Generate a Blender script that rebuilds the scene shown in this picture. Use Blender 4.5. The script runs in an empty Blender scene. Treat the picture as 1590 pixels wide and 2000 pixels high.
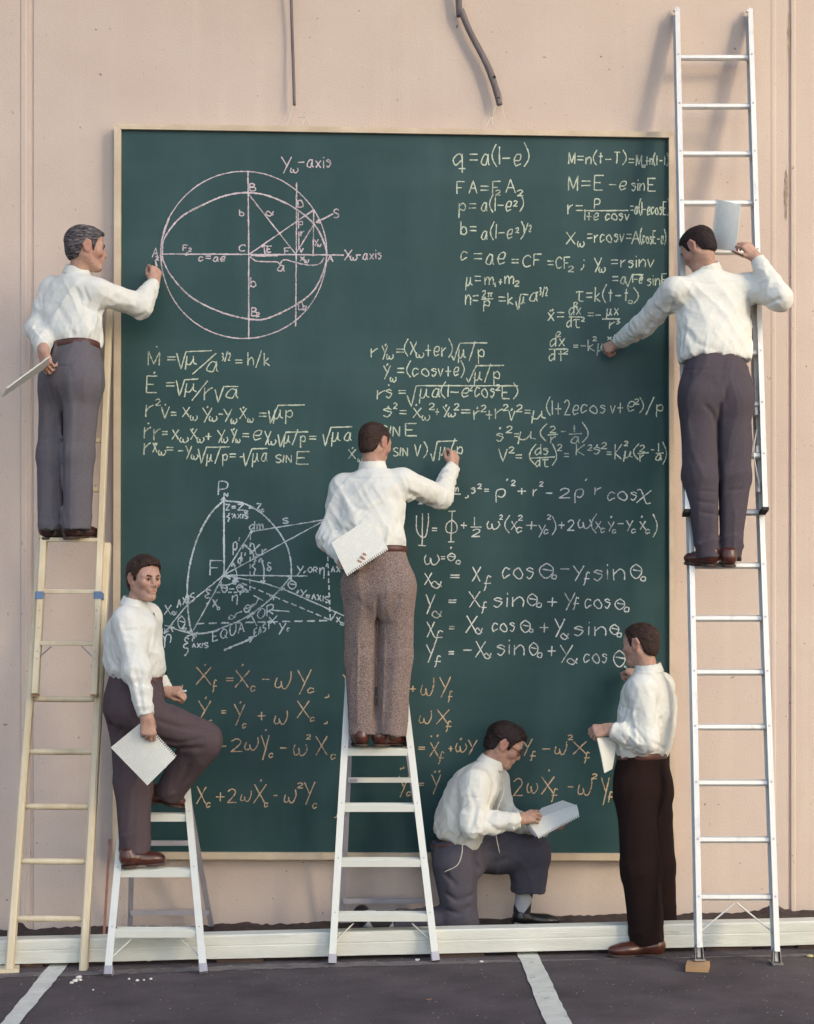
import bpy, bmesh, math, random
import numpy as np
from mathutils import Vector, Matrix
random.seed(7)
RNG = np.random.default_rng(11)
scene = bpy.context.scene
COL = scene.collection

# ------------------------------------------------------------------ camera
FPX = 3443.0                      # focal length in photo pixels (photo 1590 x 2000)
YAW = math.radians(1.4)
CAM = np.array([0.0, -10.0, 1.85])
cam_d = bpy.data.cameras.new('camera'); cam = bpy.data.objects.new('camera', cam_d); COL.objects.link(cam)
cam.location = CAM
cam.rotation_euler = (math.radians(90), 0, -YAW)
cam_d.sensor_fit = 'VERTICAL'; cam_d.sensor_height = 24.0; cam_d.sensor_width = 24.0
cam_d.lens = FPX/2000*24
cam_d.shift_y = 170/2000
cam_d.clip_end = 1000
scene.camera = cam

# ------------------------------------------------------------------ light
SUN_EL = math.radians(27); SUN_AZ = math.radians(40)      # azimuth: from the wall normal towards the right
to_sun = Vector((math.sin(SUN_AZ)*math.cos(SUN_EL), -math.cos(SUN_AZ)*math.cos(SUN_EL), math.sin(SUN_EL)))
w = bpy.data.worlds.new('World'); scene.world = w; w.use_nodes = True
nt = w.node_tree; bg = nt.nodes['Background']
sky = nt.nodes.new('ShaderNodeTexSky'); sky.sky_type = 'NISHITA'; sky.sun_disc = False
sky.sun_elevation = SUN_EL
sky.sun_rotation = math.pi-SUN_AZ
sky.dust_density = 2.0; sky.air_density = 1.0; sky.ozone_density = 0.6
nt.links.new(sky.outputs['Color'], bg.inputs['Color']); bg.inputs['Strength'].default_value = 0.15
sd = bpy.data.lights.new('sun', 'SUN'); sun = bpy.data.objects.new('sun', sd); COL.objects.link(sun)
sd.energy = 0.9; sd.angle = math.radians(14); sd.color = (1.0, 0.83, 0.54)
sun.rotation_euler = (-to_sun).to_track_quat('-Z', 'Y').to_euler()
vs = scene.view_settings
vs.view_transform = 'Standard'; vs.look = 'None'; vs.gamma = 1.0; vs.use_curve_mapping = False
vs.exposure = 1.1

# ------------------------------------------------------------------ helpers
_f = np.array([math.sin(YAW), math.cos(YAW), 0]); _r = np.array([math.cos(YAW), -math.sin(YAW), 0]); _u = np.array([0, 0, 1.])
def ray(px, py): return _f + _r*((px-795)/FPX) + _u*(-(py-1170)/FPX)
def at(px, py, Y):
    d = ray(px, py); return CAM + d*((Y-CAM[1])/d[1])
XC = at(795, 1170, 0)[0]
def gz(x): return 0.02*(x-XC)                          # the ground rises a little to the right
def G(px, py):
    d = ray(px, py); t = (gz(0)+0.02*CAM[0]-CAM[2])/(d[2]-0.02*d[0]); return CAM+d*t
def V(*a): return np.array(a, float)
def nrm(v):
    v = np.asarray(v, float); return v/np.linalg.norm(v)

MATS = {}
def mat(name, base, rough=0.6, var=0.12, scale=8.0, bump=0.0, bscale=60.0, metal=0.0, spec=0.5, stretch=(1,1,1), base2=None, dirt=None, dscale=3.0, dlo=.62, dhi=.72):
    if name in MATS: return MATS[name]
    m = bpy.data.materials.new(name); m.use_nodes = True; MATS[name] = m
    t = m.node_tree; p = t.nodes['Principled BSDF']
    p.inputs['Roughness'].default_value = rough; p.inputs['Metallic'].default_value = metal
    p.inputs['Specular IOR Level'].default_value = spec
    tc = t.nodes.new('ShaderNodeTexCoord'); mp = t.nodes.new('ShaderNodeMapping'); mp.inputs['Scale'].default_value = stretch
    t.links.new(tc.outputs['Object'], mp.inputs['Vector'])
    n = t.nodes.new('ShaderNodeTexNoise'); n.inputs['Scale'].default_value = scale; n.inputs['Detail'].default_value = 6; n.inputs['Roughness'].default_value = .6
    t.links.new(mp.outputs['Vector'], n.inputs['Vector'])
    r = t.nodes.new('ShaderNodeValToRGB')
    b = np.array(base); b2 = np.array(base2) if base2 is not None else b*(1+var)
    r.color_ramp.elements[0].position = .3; r.color_ramp.elements[1].position = .7
    r.color_ramp.elements[0].color = (*(b*(1-var)), 1); r.color_ramp.elements[1].color = (*b2, 1)
    t.links.new(n.outputs['Fac'], r.inputs['Fac'])
    last = r.outputs['Color']
    if dirt is not None:
        n2 = t.nodes.new('ShaderNodeTexNoise'); n2.inputs['Scale'].default_value = dscale; n2.inputs['Detail'].default_value = 9; n2.inputs['Roughness'].default_value = .7
        t.links.new(mp.outputs['Vector'], n2.inputs['Vector'])
        r2 = t.nodes.new('ShaderNodeValToRGB'); r2.color_ramp.elements[0].position = dlo; r2.color_ramp.elements[1].position = dhi
        t.links.new(n2.outputs['Fac'], r2.inputs['Fac'])
        mx = t.nodes.new('ShaderNodeMix'); mx.data_type = 'RGBA'
        t.links.new(r2.outputs['Color'], mx.inputs['Factor']); t.links.new(last, mx.inputs['A']); mx.inputs['B'].default_value = (*dirt, 1)
        last = mx.outputs['Result']
    t.links.new(last, p.inputs['Base Color'])
    if bump:
        nb = t.nodes.new('ShaderNodeTexNoise'); nb.inputs['Scale'].default_value = bscale; nb.inputs['Detail'].default_value = 5
        t.links.new(mp.outputs['Vector'], nb.inputs['Vector'])
        bp = t.nodes.new('ShaderNodeBump'); bp.inputs['Strength'].default_value = bump; bp.inputs['Distance'].default_value = .01
        t.links.new(nb.outputs['Fac'], bp.inputs['Height']); t.links.new(bp.outputs['Normal'], p.inputs['Normal'])
    return m

def tag(o, label=None, cat=None, group=None, kind=None):
    if label: o['label'] = label
    if cat: o['category'] = cat
    if group: o['group'] = group
    if kind: o['kind'] = kind
    return o
def empty(name, loc, label, cat, group=None):
    o = bpy.data.objects.new(name, None); COL.objects.link(o); o.location = loc
    return tag(o, label, cat, group)
def obj(name, verts, faces, m, parent=None, base=None, smooth=False):
    """one mesh object; verts in world space, stored relative to base (the parent's location)"""
    verts = np.asarray(verts, float).reshape(-1, 3)
    me = bpy.data.meshes.new(name)
    if base is None: base = np.array(top(parent).location) if parent else np.zeros(3)
    me.from_pydata((verts-base).tolist(), [], [list(map(int, f)) for f in faces]); me.update()
    bm = bmesh.new(); bm.from_mesh(me); bmesh.ops.recalc_face_normals(bm, faces=bm.faces); bm.to_mesh(me); bm.free()
    if smooth: me.shade_smooth()
    if m: me.materials.append(m)
    o = bpy.data.objects.new(name, me); COL.objects.link(o)
    if parent: o.parent = parent
    else: o.location = base
    return o
def top(o):
    while o.parent: o = o.parent
    return o
class MB:
    """collects boxes, beams and tubes for one mesh"""
    def __init__(s): s.v = []; s.f = []
    def add(s, v, f):
        n = len(s.v); s.v += [list(map(float, p)) for p in v]; s.f += [[i+n for i in q] for q in f]; return s
    def beam(s, a, b, w, d, side, c=0.0):
        """box from a to b, w along 'side', d across it; c chamfers the long edges"""
        a = np.asarray(a, float); b = np.asarray(b, float); ax = nrm(b-a); sd = np.asarray(side, float); sd = nrm(sd-ax*np.dot(sd, ax)); dd = np.cross(ax, sd)
        w /= 2; d /= 2
        if c: sec = [(-w+c,-d),(w-c,-d),(w,-d+c),(w,d-c),(w-c,d),(-w+c,d),(-w,d-c),(-w,-d+c)]
        else: sec = [(-w,-d),(w,-d),(w,d),(-w,d)]
        n = len(sec); v = [a+sd*x+dd*y for x, y in sec]+[b+sd*x+dd*y for x, y in sec]
        return s.add(v, [[i, (i+1) % n, n+(i+1) % n, n+i] for i in range(n)]+[list(range(n))[::-1], list(range(n, 2*n))])
    def tube(s, pts, r, n=10):
        pts = [np.asarray(p, float) for p in pts]; rs = r if hasattr(r, '__len__') else [r]*len(pts)
        t0 = nrm(pts[1]-pts[0]); ref = V(0, 0, 1) if abs(t0[2]) < .9 else V(1, 0, 0)
        v = []
        for i, p in enumerate(pts):
            t = nrm(pts[min(i+1, len(pts)-1)]-pts[max(i-1, 0)]); a = nrm(np.cross(t, ref)); b = np.cross(t, a)
            v += [p+a*math.cos(2*math.pi*k/n)*rs[i]+b*math.sin(2*math.pi*k/n)*rs[i] for k in range(n)]
        f = [[i*n+k, i*n+(k+1) % n, (i+1)*n+(k+1) % n, (i+1)*n+k] for i in range(len(pts)-1) for k in range(n)]
        m = (len(pts)-1)*n
        return s.add(v, f+[list(range(n))[::-1], list(range(m, m+n))])
    def build(s, name, m, parent=None, smooth=False, base=None): return obj(name, s.v, s.f, m, parent, base, smooth)
def spline(pts, n=8):
    pts = [np.asarray(p, float) for p in pts]
    if len(pts) < 3: return pts
    P = [2*pts[0]-pts[1]]+pts+[2*pts[-1]-pts[-2]]; out = []
    for i in range(1, len(P)-2):
        for k in range(n):
            t = k/n; a, b, c, d = P[i-1:i+3]
            out.append(.5*((2*b)+(c-a)*t+(2*a-5*b+4*c-d)*t*t+(3*b-a-3*c+d)*t**3))
    return out+[pts[-1]]
def noise3(p, seed=0):
    p = np.asarray(p, float); i = np.floor(p).astype(np.int64); f = p-i; f = f*f*(3-2*f)
    def hsh(a, b, c):
        x = (a*374761393+b*668265263+c*2147483647+seed*974711) & 0xffffffff
        x = ((x ^ (x >> 13))*1274126177) & 0xffffffff; return ((x ^ (x >> 16)) & 0xffff)/65535.
    r = 0
    for dx in (0, 1):
        for dy in (0, 1):
            for dz in (0, 1):
                wgt = (f[..., 0] if dx else 1-f[..., 0])*(f[..., 1] if dy else 1-f[..., 1])*(f[..., 2] if dz else 1-f[..., 2])
                r = r+wgt*hsh(i[..., 0]+dx, i[..., 1]+dy, i[..., 2]+dz)
    return r
# ------------------------------------------------------------------ setting
M_asph = mat('asphalt', (.098,.080,.084), .9, .32, 2.6, .8, 160, spec=.25, dirt=(.24,.22,.22), dscale=110, dlo=.60, dhi=.74)
def ground_sheet():
    xs = np.concatenate([[-300,-60,-20,-8], np.linspace(-4,4,33), [8,20,60,300]]); ys = np.concatenate([[-300,-60,-25,-12,-6], np.linspace(-3,0.3,12)])
    v = [(x, y, float(np.clip(0.02*(x-XC), -.2, .2))) for y in ys for x in xs]; n = len(xs)
    f = [[j*n+i, j*n+i+1, (j+1)*n+i+1, (j+1)*n+i] for j in range(len(ys)-1) for i in range(n-1)]
    return tag(obj('ground', v, f, M_asph), kind='structure')
ground_sheet()
def ground_patch(name, quad, m, lift=.004, wob=0.0, n=24):
    """painted strip on the ground: quad = two pixel pairs near and far"""
    (a, b), (c, d) = quad
    A, B, C, D = [G(*q) for q in (a, b, c, d)]; v = []; f = []
    for i in range(n+1):
        t = i/n; l = A*(1-t)+C*t; r = B*(1-t)+D*t; dv = nrm(r-l)
        l = l+dv*(random.random()-.5)*wob; r = r+dv*(random.random()-.5)*wob
        v += [l+V(0,0,lift), r+V(0,0,lift)]
        if i: f.append([2*i-2, 2*i-1, 2*i+1, 2*i])
    return tag(obj(name, v, f, m), kind='structure')
M_line = mat('road_paint', (.64,.64,.57), .8, .12, 14, .25, 180, dirt=(.16,.13,.13), dscale=20, dlo=.60, dhi=.72)
M_fade = mat('faded_paint', (.165,.145,.14), .9, .25, 16, .3, 200, dirt=(.11,.09,.09), dscale=14, dlo=.5, dhi=.6)
ground_patch('parking_line', (((100,1882),(137,1882)), ((-30,2040),(5,2040))), M_line, lift=.0045, wob=.008)
ground_patch('parking_line', (((1006,1852),(1044,1852)), ((1078,2030),(1130,2030))), M_line, lift=.0045, wob=.008)
ground_patch('faded_line', (((-40,1912),(-40,1904)), ((640,1890),(640,1880))), M_fade, .002, .03, 60)
ground_patch('faded_line', (((640,1890),(640,1880)), ((1640,1862),(1640,1868))), M_fade, .002, .03, 60)

M_wall = mat('plaster', (.580,.474,.415), .92, .035, 1.6, .22, 90, spec=.2, base2=(.610,.512,.450), dirt=(.53,.435,.365), dscale=2.3, dlo=.60, dhi=.80)
def wall_details(m):
    t = m.node_tree; p = t.nodes['Principled BSDF']; src = p.inputs['Base Color'].links[0].from_socket
    tc = t.nodes.new('ShaderNodeTexCoord')
    def layer(src, scale, stretch, lo, hi, colr, fac):
        mp = t.nodes.new('ShaderNodeMapping'); mp.inputs['Scale'].default_value = stretch; t.links.new(tc.outputs['Object'], mp.inputs['Vector'])
        n = t.nodes.new('ShaderNodeTexNoise'); n.inputs['Scale'].default_value = scale; n.inputs['Detail'].default_value = 4; t.links.new(mp.outputs['Vector'], n.inputs['Vector'])
        r = t.nodes.new('ShaderNodeValToRGB'); r.color_ramp.elements[0].position = lo; r.color_ramp.elements[1].position = hi
        r.color_ramp.elements[1].color = (fac,)*3+(1,); t.links.new(n.outputs['Fac'], r.inputs['Fac'])
        x = t.nodes.new('ShaderNodeMix'); x.data_type = 'RGBA'; t.links.new(r.outputs['Color'], x.inputs['Factor']); t.links.new(src, x.inputs['A']); x.inputs['B'].default_value = (*colr, 1)
        return x.outputs['Result']
    s = layer(src, 9, (1, 1, .06), .55, .80, (.70,.59,.48), .30)        # vertical brush and rain streaks
    s = layer(s, 24, (1, 1, 1), .70, .73, (.20,.14,.11), .8)         # pits and specks
    s = layer(s, 55, (1, 1, .5), .68, .72, (.28,.20,.16), .5)
    t.links.new(s, p.inputs['Base Color'])
wall_details(M_wall)
def wall():
    """plaster wall as one mesh: flat sheet whose joints are real grooves and battens"""
    o = []
    def jx(px): return at(px, 900, 0)[0]
    # profile: (x, y)
    prof = [(-40,0)]
    for px, dy in ((40,0),(42,-.006),(50,-.006),(52,-.001),(59,-.001),(60.5,.009),(64,.009),(66,0),(1505,0),(1508,-.003),(1513,-.003),(1516,0),(1538,0),(1539.5,.010),(1544,.010),(1545.5,-.004),(1552,-.004),(1554,0)):
        prof.append((jx(px), dy))
    prof += [(40,0)]
    zs = [-1, 9]; v = []; f = []; n = len(prof)
    for z in zs: v += [(x, y, z) for x, y in prof]
    f = [[i, i+1, n+i+1, n+i] for i in range(n-1)]
    v += [(-40,.4,-1),(40,.4,-1),(40,.4,9),(-40,.4,9)]; k = 2*n
    f += [[k, k+3, k+2, k+1], [0, n, k+3, k], [n-1, k+1, k+2, 2*n-1], [n, 2*n-1, k+2, k+3], [0, k, k+1, n-1]]
    w = obj('wall', v, f, M_wall)
    return tag(w, 'tall pinkish beige plaster wall with vertical joints behind the chalkboard', 'wall')
WALL = wall()
def seam_stain():
    """old mortar flaking along the right joint"""
    m = mat('flaking_mortar', (.33,.27,.20), .95, .2, 30, .5, 120)
    for cx, y0, y1, hw in ((1536,330,430,4),(1537,560,610,2),(1541,20,120,2)):
        v = []; f = []; n = 14
        for i in range(n+1):
            t = i/n; y = y0+(y1-y0)*t; e = math.sin(math.pi*t)**.5*hw
            v += [at(cx-e*(.5+random.random()), y, -.004), at(cx+e*(.4+.5*random.random()), y, -.004)]
            if i: f.append([2*i-2, 2*i-1, 2*i+1, 2*i])
        obj('mortar_patch', v, f, m, WALL)
seam_stain()
def shade_eave():
    """overhang added out of view to shade the upper wall; the two sticks hang from it"""
    MB().beam(V(-12,-.395,6.35), V(12,-.395,6.35), .12, .78, V(0,0,1)).build('shade_eave', mat('shade_eave_paint', (.50,.44,.38), .8, .06), WALL)
shade_eave()
def verge():
    """dark earth heaped unevenly against the wall foot"""
    m = mat('dark_earth', (.055,.038,.034), .95, .4, 18, 1.0, 90, dirt=(.10,.075,.065), dscale=30)
    xs = np.linspace(-6, 6, 481); v = []; f = []; ys = [-.62,-.4,-.2,-.08,-.03,.02]
    for x in xs:
        px = 795+(x-XC)*344
        h = .014+.016*noise3(V(x*9, 0, 0))+.010*noise3(V(x*40, 3, 0))
        h += .05*math.exp(-((px-45)/12)**2)+.035*math.exp(-((px-1515)/20)**2)
        for y, k in zip(ys, (-.02,.12,.35,.7,1,1.0)): v.append((x, y, gz(x)+h*k+(.004*noise3(V(x*60,y*60,0)) if k > 0 else 0)))
    n = len(ys); f = [[i*n+j, i*n+j+1, (i+1)*n+j+1, (i+1)*n+j] for i in range(len(xs)-1) for j in range(n-1)]
    return tag(obj('earth_verge', v, f, m, smooth=True), kind='structure')
verge()

def added_shade_block():
    """unseen block added behind the camera: it keeps part of the low sun off the left of the wall"""
    m = mat('shade_block_stucco', (.42,.40,.37), .9, .06, 1, .2, 40)
    x1, x0, y1, y0, h = 19.0, 11.5, -21.5, -29, 22; z = -.5
    e = empty('shade_block', (15, y1, 0), 'unseen stucco block added behind the camera to shade the left of the wall', 'shade_block')
    v = [(x0,y0,z),(x1,y0,z),(x1,y1,z),(x0,y1,z),(x0,y0,h),(x1,y0,h),(x1,y1,h),(x0,y1,h)]
    obj('wall', v, [[0,1,2,3],[4,7,6,5],[0,4,5,1],[1,5,6,2],[2,6,7,3],[3,7,4,0]], m, e)
    MB().beam(V(x0-.2,y1+.06,h+.1), V(x1+.2,y1+.06,h+.1), .3, .3, V(0,0,1)).build('parapet', m, e)
    g = mat('dark_glass', (.04,.05,.06), .1, .1)
    for i in range(2):
        for j in range(4):
            x = x0+1.8+i*3.4; zz = 2+j*3.8; mb = MB(); mb.beam(V(x-.7,y1+.02,zz), V(x+.7,y1+.02,zz), 1.5, .03, V(0,0,1)); mb.build('window', g, e)
added_shade_block()

# beam lying on the asphalt in front of the wall foot
M_white = mat('white_painted_wood', (.66,.67,.60), .65, .10, 6, .25, 60, stretch=(.4,1,3), dirt=(.40,.40,.36), dscale=9, dlo=.60, dhi=.78)
def wheel_stop():
    xa, xb = -6.0, 6.0; e = empty('wheel_stop', (0, -.9, 0), 'long white painted timber beam lying along the foot of the wall', 'beam')
    mb = MB(); a = V(xa,-.86,gz(xa)+.083); b = V(xb,-.90,gz(xb)+.083)
    n = 40; pts = [a+(b-a)*i/n for i in range(n+1)]
    v = []; f = []
    sec = [(-.055,-.06),(.05,-.06),(.055,-.055),(.055,.055),(.05,.062),(-.048,.062),(-.056,.054),(-.056,.012),(-.0545,.006),(-.056,0)]
    k = len(sec)
    for i, p in enumerate(pts):
        wz = .003*(noise3(V(i*.7,0,5))-.5)
        v += [(p[0], p[1]+y, p[2]+z+wz+.0025*(noise3(V(i*1.7,z*50,y*50))-.5)) for y, z in sec]
        if i: f += [[(i-1)*k+j, (i-1)*k+(j+1) % k, i*k+(j+1) % k, i*k+j] for j in range(k)]
    f += [list(range(k)), list(range(n*k, n*k+k))]
    obj('timber', v, f, M_white, e)
    for px in (40, 470, 900, 1420, 1600):
        x = at(px, 1850, -.88)[0]; MB().beam((x-.12,-.88,gz(x)+.009),(x+.12,-.88,gz(x)+.009),.02,.07,(0,0,1)).build('support_block', mat('block_wood', (.08,.05,.04), .9, .2), e)
wheel_stop()
# ------------------------------------------------------------------ chalkboard
YB = -.055            # face of the green panel
M_board = mat('chalkboard_green', (.0125,.050,.052), .50, .10, 1.3, .06, 300, spec=.32, base2=(.0145,.057,.058), dirt=(.021,.062,.070), dscale=1.1, dlo=.45, dhi=.75)
def board_dust(m):
    t = m.node_tree; p = t.nodes['Principled BSDF']; src = p.inputs['Base Color'].links[0].from_socket
    tc = t.nodes.new('ShaderNodeTexCoord')
    for scale, st, rot, lo, hi, fac in ((5, (1,1,.2), .5, .48, .85, .30), (4, (.18,1,1), -.35, .50, .85, .26), (1.6, (1,1,.7), .2, .50, .80, .22), (140, (1,1,1), 0, .60, .74, .14)):
        mp = t.nodes.new('ShaderNodeMapping'); mp.inputs['Scale'].default_value = st; mp.inputs['Rotation'].default_value = (0, rot, 0); t.links.new(tc.outputs['Object'], mp.inputs['Vector'])
        n = t.nodes.new('ShaderNodeTexNoise'); n.inputs['Scale'].default_value = scale; n.inputs['Detail'].default_value = 7; t.links.new(mp.outputs['Vector'], n.inputs['Vector'])
        r = t.nodes.new('ShaderNodeValToRGB'); r.color_ramp.elements[0].position = lo; r.color_ramp.elements[1].position = hi; r.color_ramp.elements[1].color = (fac,)*3+(1,)
        t.links.new(n.outputs['Fac'], r.inputs['Fac'])
        x = t.nodes.new('ShaderNodeMix'); x.data_type = 'RGBA'; t.links.new(r.outputs['Color'], x.inputs['Factor']); t.links.new(src, x.inputs['A']); x.inputs['B'].default_value = (.065,.125,.13, 1); src = x.outputs['Result']
    t.links.new(src, p.inputs['Base Color'])
board_dust(M_board)
M_pine = mat('pine_frame', (.56,.44,.31), .6, .10, 5, .15, 70, stretch=(1,1,1), base2=(.65,.54,.40), dirt=(.50,.36,.23), dscale=6, dlo=.58, dhi=.75)
BOARD = empty('chalkboard', at(770, 1672, 0), 'huge green chalkboard in a pale wooden frame covered with orbital equations', 'chalkboard')
def bp(px, py, y=YB): return at(px, py, y)
def build_board():
    cs = [(223,241),(1316,258),(1318,1681),(220,1678)]          # outer corners in the photo
    YF = -.078; o = [at(x, y, YF) for x, y in cs]
    wl, wt, wr, wb = .038, .031, .027, .040
    i = [o[0]+V(wl,0,-wt), o[1]+V(-wr,0,-wt), o[2]+V(-wr,0,wb), o[3]+V(wl,0,wb)]
    # panel
    e = .01; A = [i[0]+V(-e,0,e), i[1]+V(e,0,e), i[2]+V(e,0,-e), i[3]+V(-e,0,-e)]
    v = [(p[0], YB, p[2]) for p in A]+[(p[0], -.012, p[2]) for p in A]
    obj('panel', v, [[0,1,2,3],[7,6,5,4],[0,4,5,1],[1,5,6,2],[2,6,7,3],[3,7,4,0]], M_board, BOARD)
    # four mitred rails
    def rail(a, b, c, d, name='frame_rail'):
        q = [a, b, c, d]; v = [(p[0], YF, p[2]) for p in q]+[(p[0], -.022, p[2]) for p in q]
        obj(name, v, [[0,1,2,3],[7,6,5,4],[0,4,5,1],[1,5,6,2],[2,6,7,3],[3,7,4,0]], M_pine, BOARD)
    g = .0006
    rail(o[0], o[1], i[1]+V(0,0,g), i[0]+V(0,0,g)); rail(i[3]-V(0,0,g), i[2]-V(0,0,g), o[2], o[3])
    rail(o[0]-V(0,0,g), i[0]-V(0,0,g), i[3]+V(0,0,g), o[3]+V(0,0,g)); rail(i[1]-V(0,0,g), o[1]-V(0,0,g), o[2]+V(0,0,g), i[2]+V(0,0,g))
build_board()

# chalk
def chalk(name, c):
    m = bpy.data.materials.new(name); m.use_nodes = True; t = m.node_tree; p = t.nodes['Principled BSDF']; p.inputs['Roughness'].default_value = .95; p.inputs['Specular IOR Level'].default_value = .1
    tc = t.nodes.new('ShaderNodeTexCoord')
    n = t.nodes.new('ShaderNodeTexNoise'); n.inputs['Scale'].default_value = 120; n.inputs['Detail'].default_value = 3; t.links.new(tc.outputs['Object'], n.inputs['Vector'])
    n2 = t.nodes.new('ShaderNodeTexNoise'); n2.inputs['Scale'].default_value = 9; n2.inputs['Detail'].default_value = 3; t.links.new(tc.outputs['Object'], n2.inputs['Vector'])
    a = t.nodes.new('ShaderNodeMath'); a.operation = 'ADD'; t.links.new(n.outputs['Fac'], a.inputs[0]); t.links.new(n2.outputs['Fac'], a.inputs[1])
    r = t.nodes.new('ShaderNodeMapRange'); r.inputs['From Min'].default_value = .72; r.inputs['From Max'].default_value = 1.10; r.inputs['To Min'].default_value = .38; r.inputs['To Max'].default_value = .97
    t.links.new(a.outputs[0], r.inputs['Value']); t.links.new(r.outputs['Result'], p.inputs['Alpha'])
    p.inputs['Base Color'].default_value = (*c, 1)
    return m
CH = {'pink': chalk('pink_chalk', (.64,.545,.59)), 'green': chalk('pale_green_chalk', (.57,.63,.51)), 'blue': chalk('pale_blue_chalk', (.54,.62,.66)), 'white': chalk('white_chalk', (.66,.69,.66)), 'orange': chalk('orange_chalk', (.62,.46,.30))}
GLYPH = {
'A':'l043e64 l1858','B':'l040e s0e3e5c3a09 s094968654404','C':'s6c4e1c09153465','D':'l040e s0e4e696544 04','E':'l6e0e0464 l0949','F':'l6e0e04 l0949','I':'l243e','K':'l040e l6e0864',
'M':'l040e356e64','N':'l040e646e','O':'s3e0b0734676b3e','P':'l040e s0e4e6c5908','Q':'s3e0b0734676b3e l4773','R':'l040e s0e4e6c5908 l2864','S':'s6d3e0c1a58663405','T':'l0e6e l343e',
'U':'s0e0815345668 6e','V':'l0e346e','X':'l0e64 l6e04','Y':'l0e39 l6e14','Z':'l0e6e0464',
'a':'s593a18053446 59 l5a5564','b':'l0e04 s082a495634 05','c':'s592a071435 56','d':'s593a07143557 l5e54','e':'s07475a2a07142455','f':'s6d4e3b24 12 l1868','h':'l0e04 s073a5854','i':'l1a14 l1d1c','k':'l0e04 l4a0754',
'm':'l0a04 s072a3834 s375a6864','n':'l0a04 s073a5854','o':'s3a1908063454 66583a','p':'l0a00 s083a584506','q':'s593a07143557 l5a50 l3272','r':'l0a04 s07294a','s':'s492a0928472405','t':'l2d24 l0a4a',
'u':'s0a05145459 l5a54','v':'l0a245a','x':'l0a54 l5a04','y':'l0a35 l6a00','0':'s2a08054456592a','1':'l2e24','2':'s0c2e4d4a0404 l0454','3':'s0d3e4c29 s29584614 05',
'=':'l0767 l0a6a','-':'l0868','+':'l0868 l3c34','(':'s3g0b0733','9':'',')':'s0g3b3703','/':'l026g',',':'s25242201',';':'l2a29 s262401',"'":'l1e0b',
'μ':'l1a00 s0614345 8 l5a5574','ω':'s1a07143538 s384464877a','ϖ':'s1a06143538 s384464898e','θ':'s3e0b0734676b3e l1a69','τ':'s0a1b7b s3b355474','ρ':'s00083a59563415','φ':'s3a07144 6583a l4e21',
'Φ':'s3c0a0736676a3c l3g32 l1g5g l1252','Ψ':'s0e0825556b6f l3f31 l1151','χ':'s0a2a426 2 l6a02','ξ':'s5d2e1c4a s4a0816464310','η':'l0a04 s073a5950','α':'s7a553406082a4875','δ':'s5d2e1b4857340 6285 9','ζ':'s5e2d3b094634 20','π':'l0a7a l2a14 s5a5564'}
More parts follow.
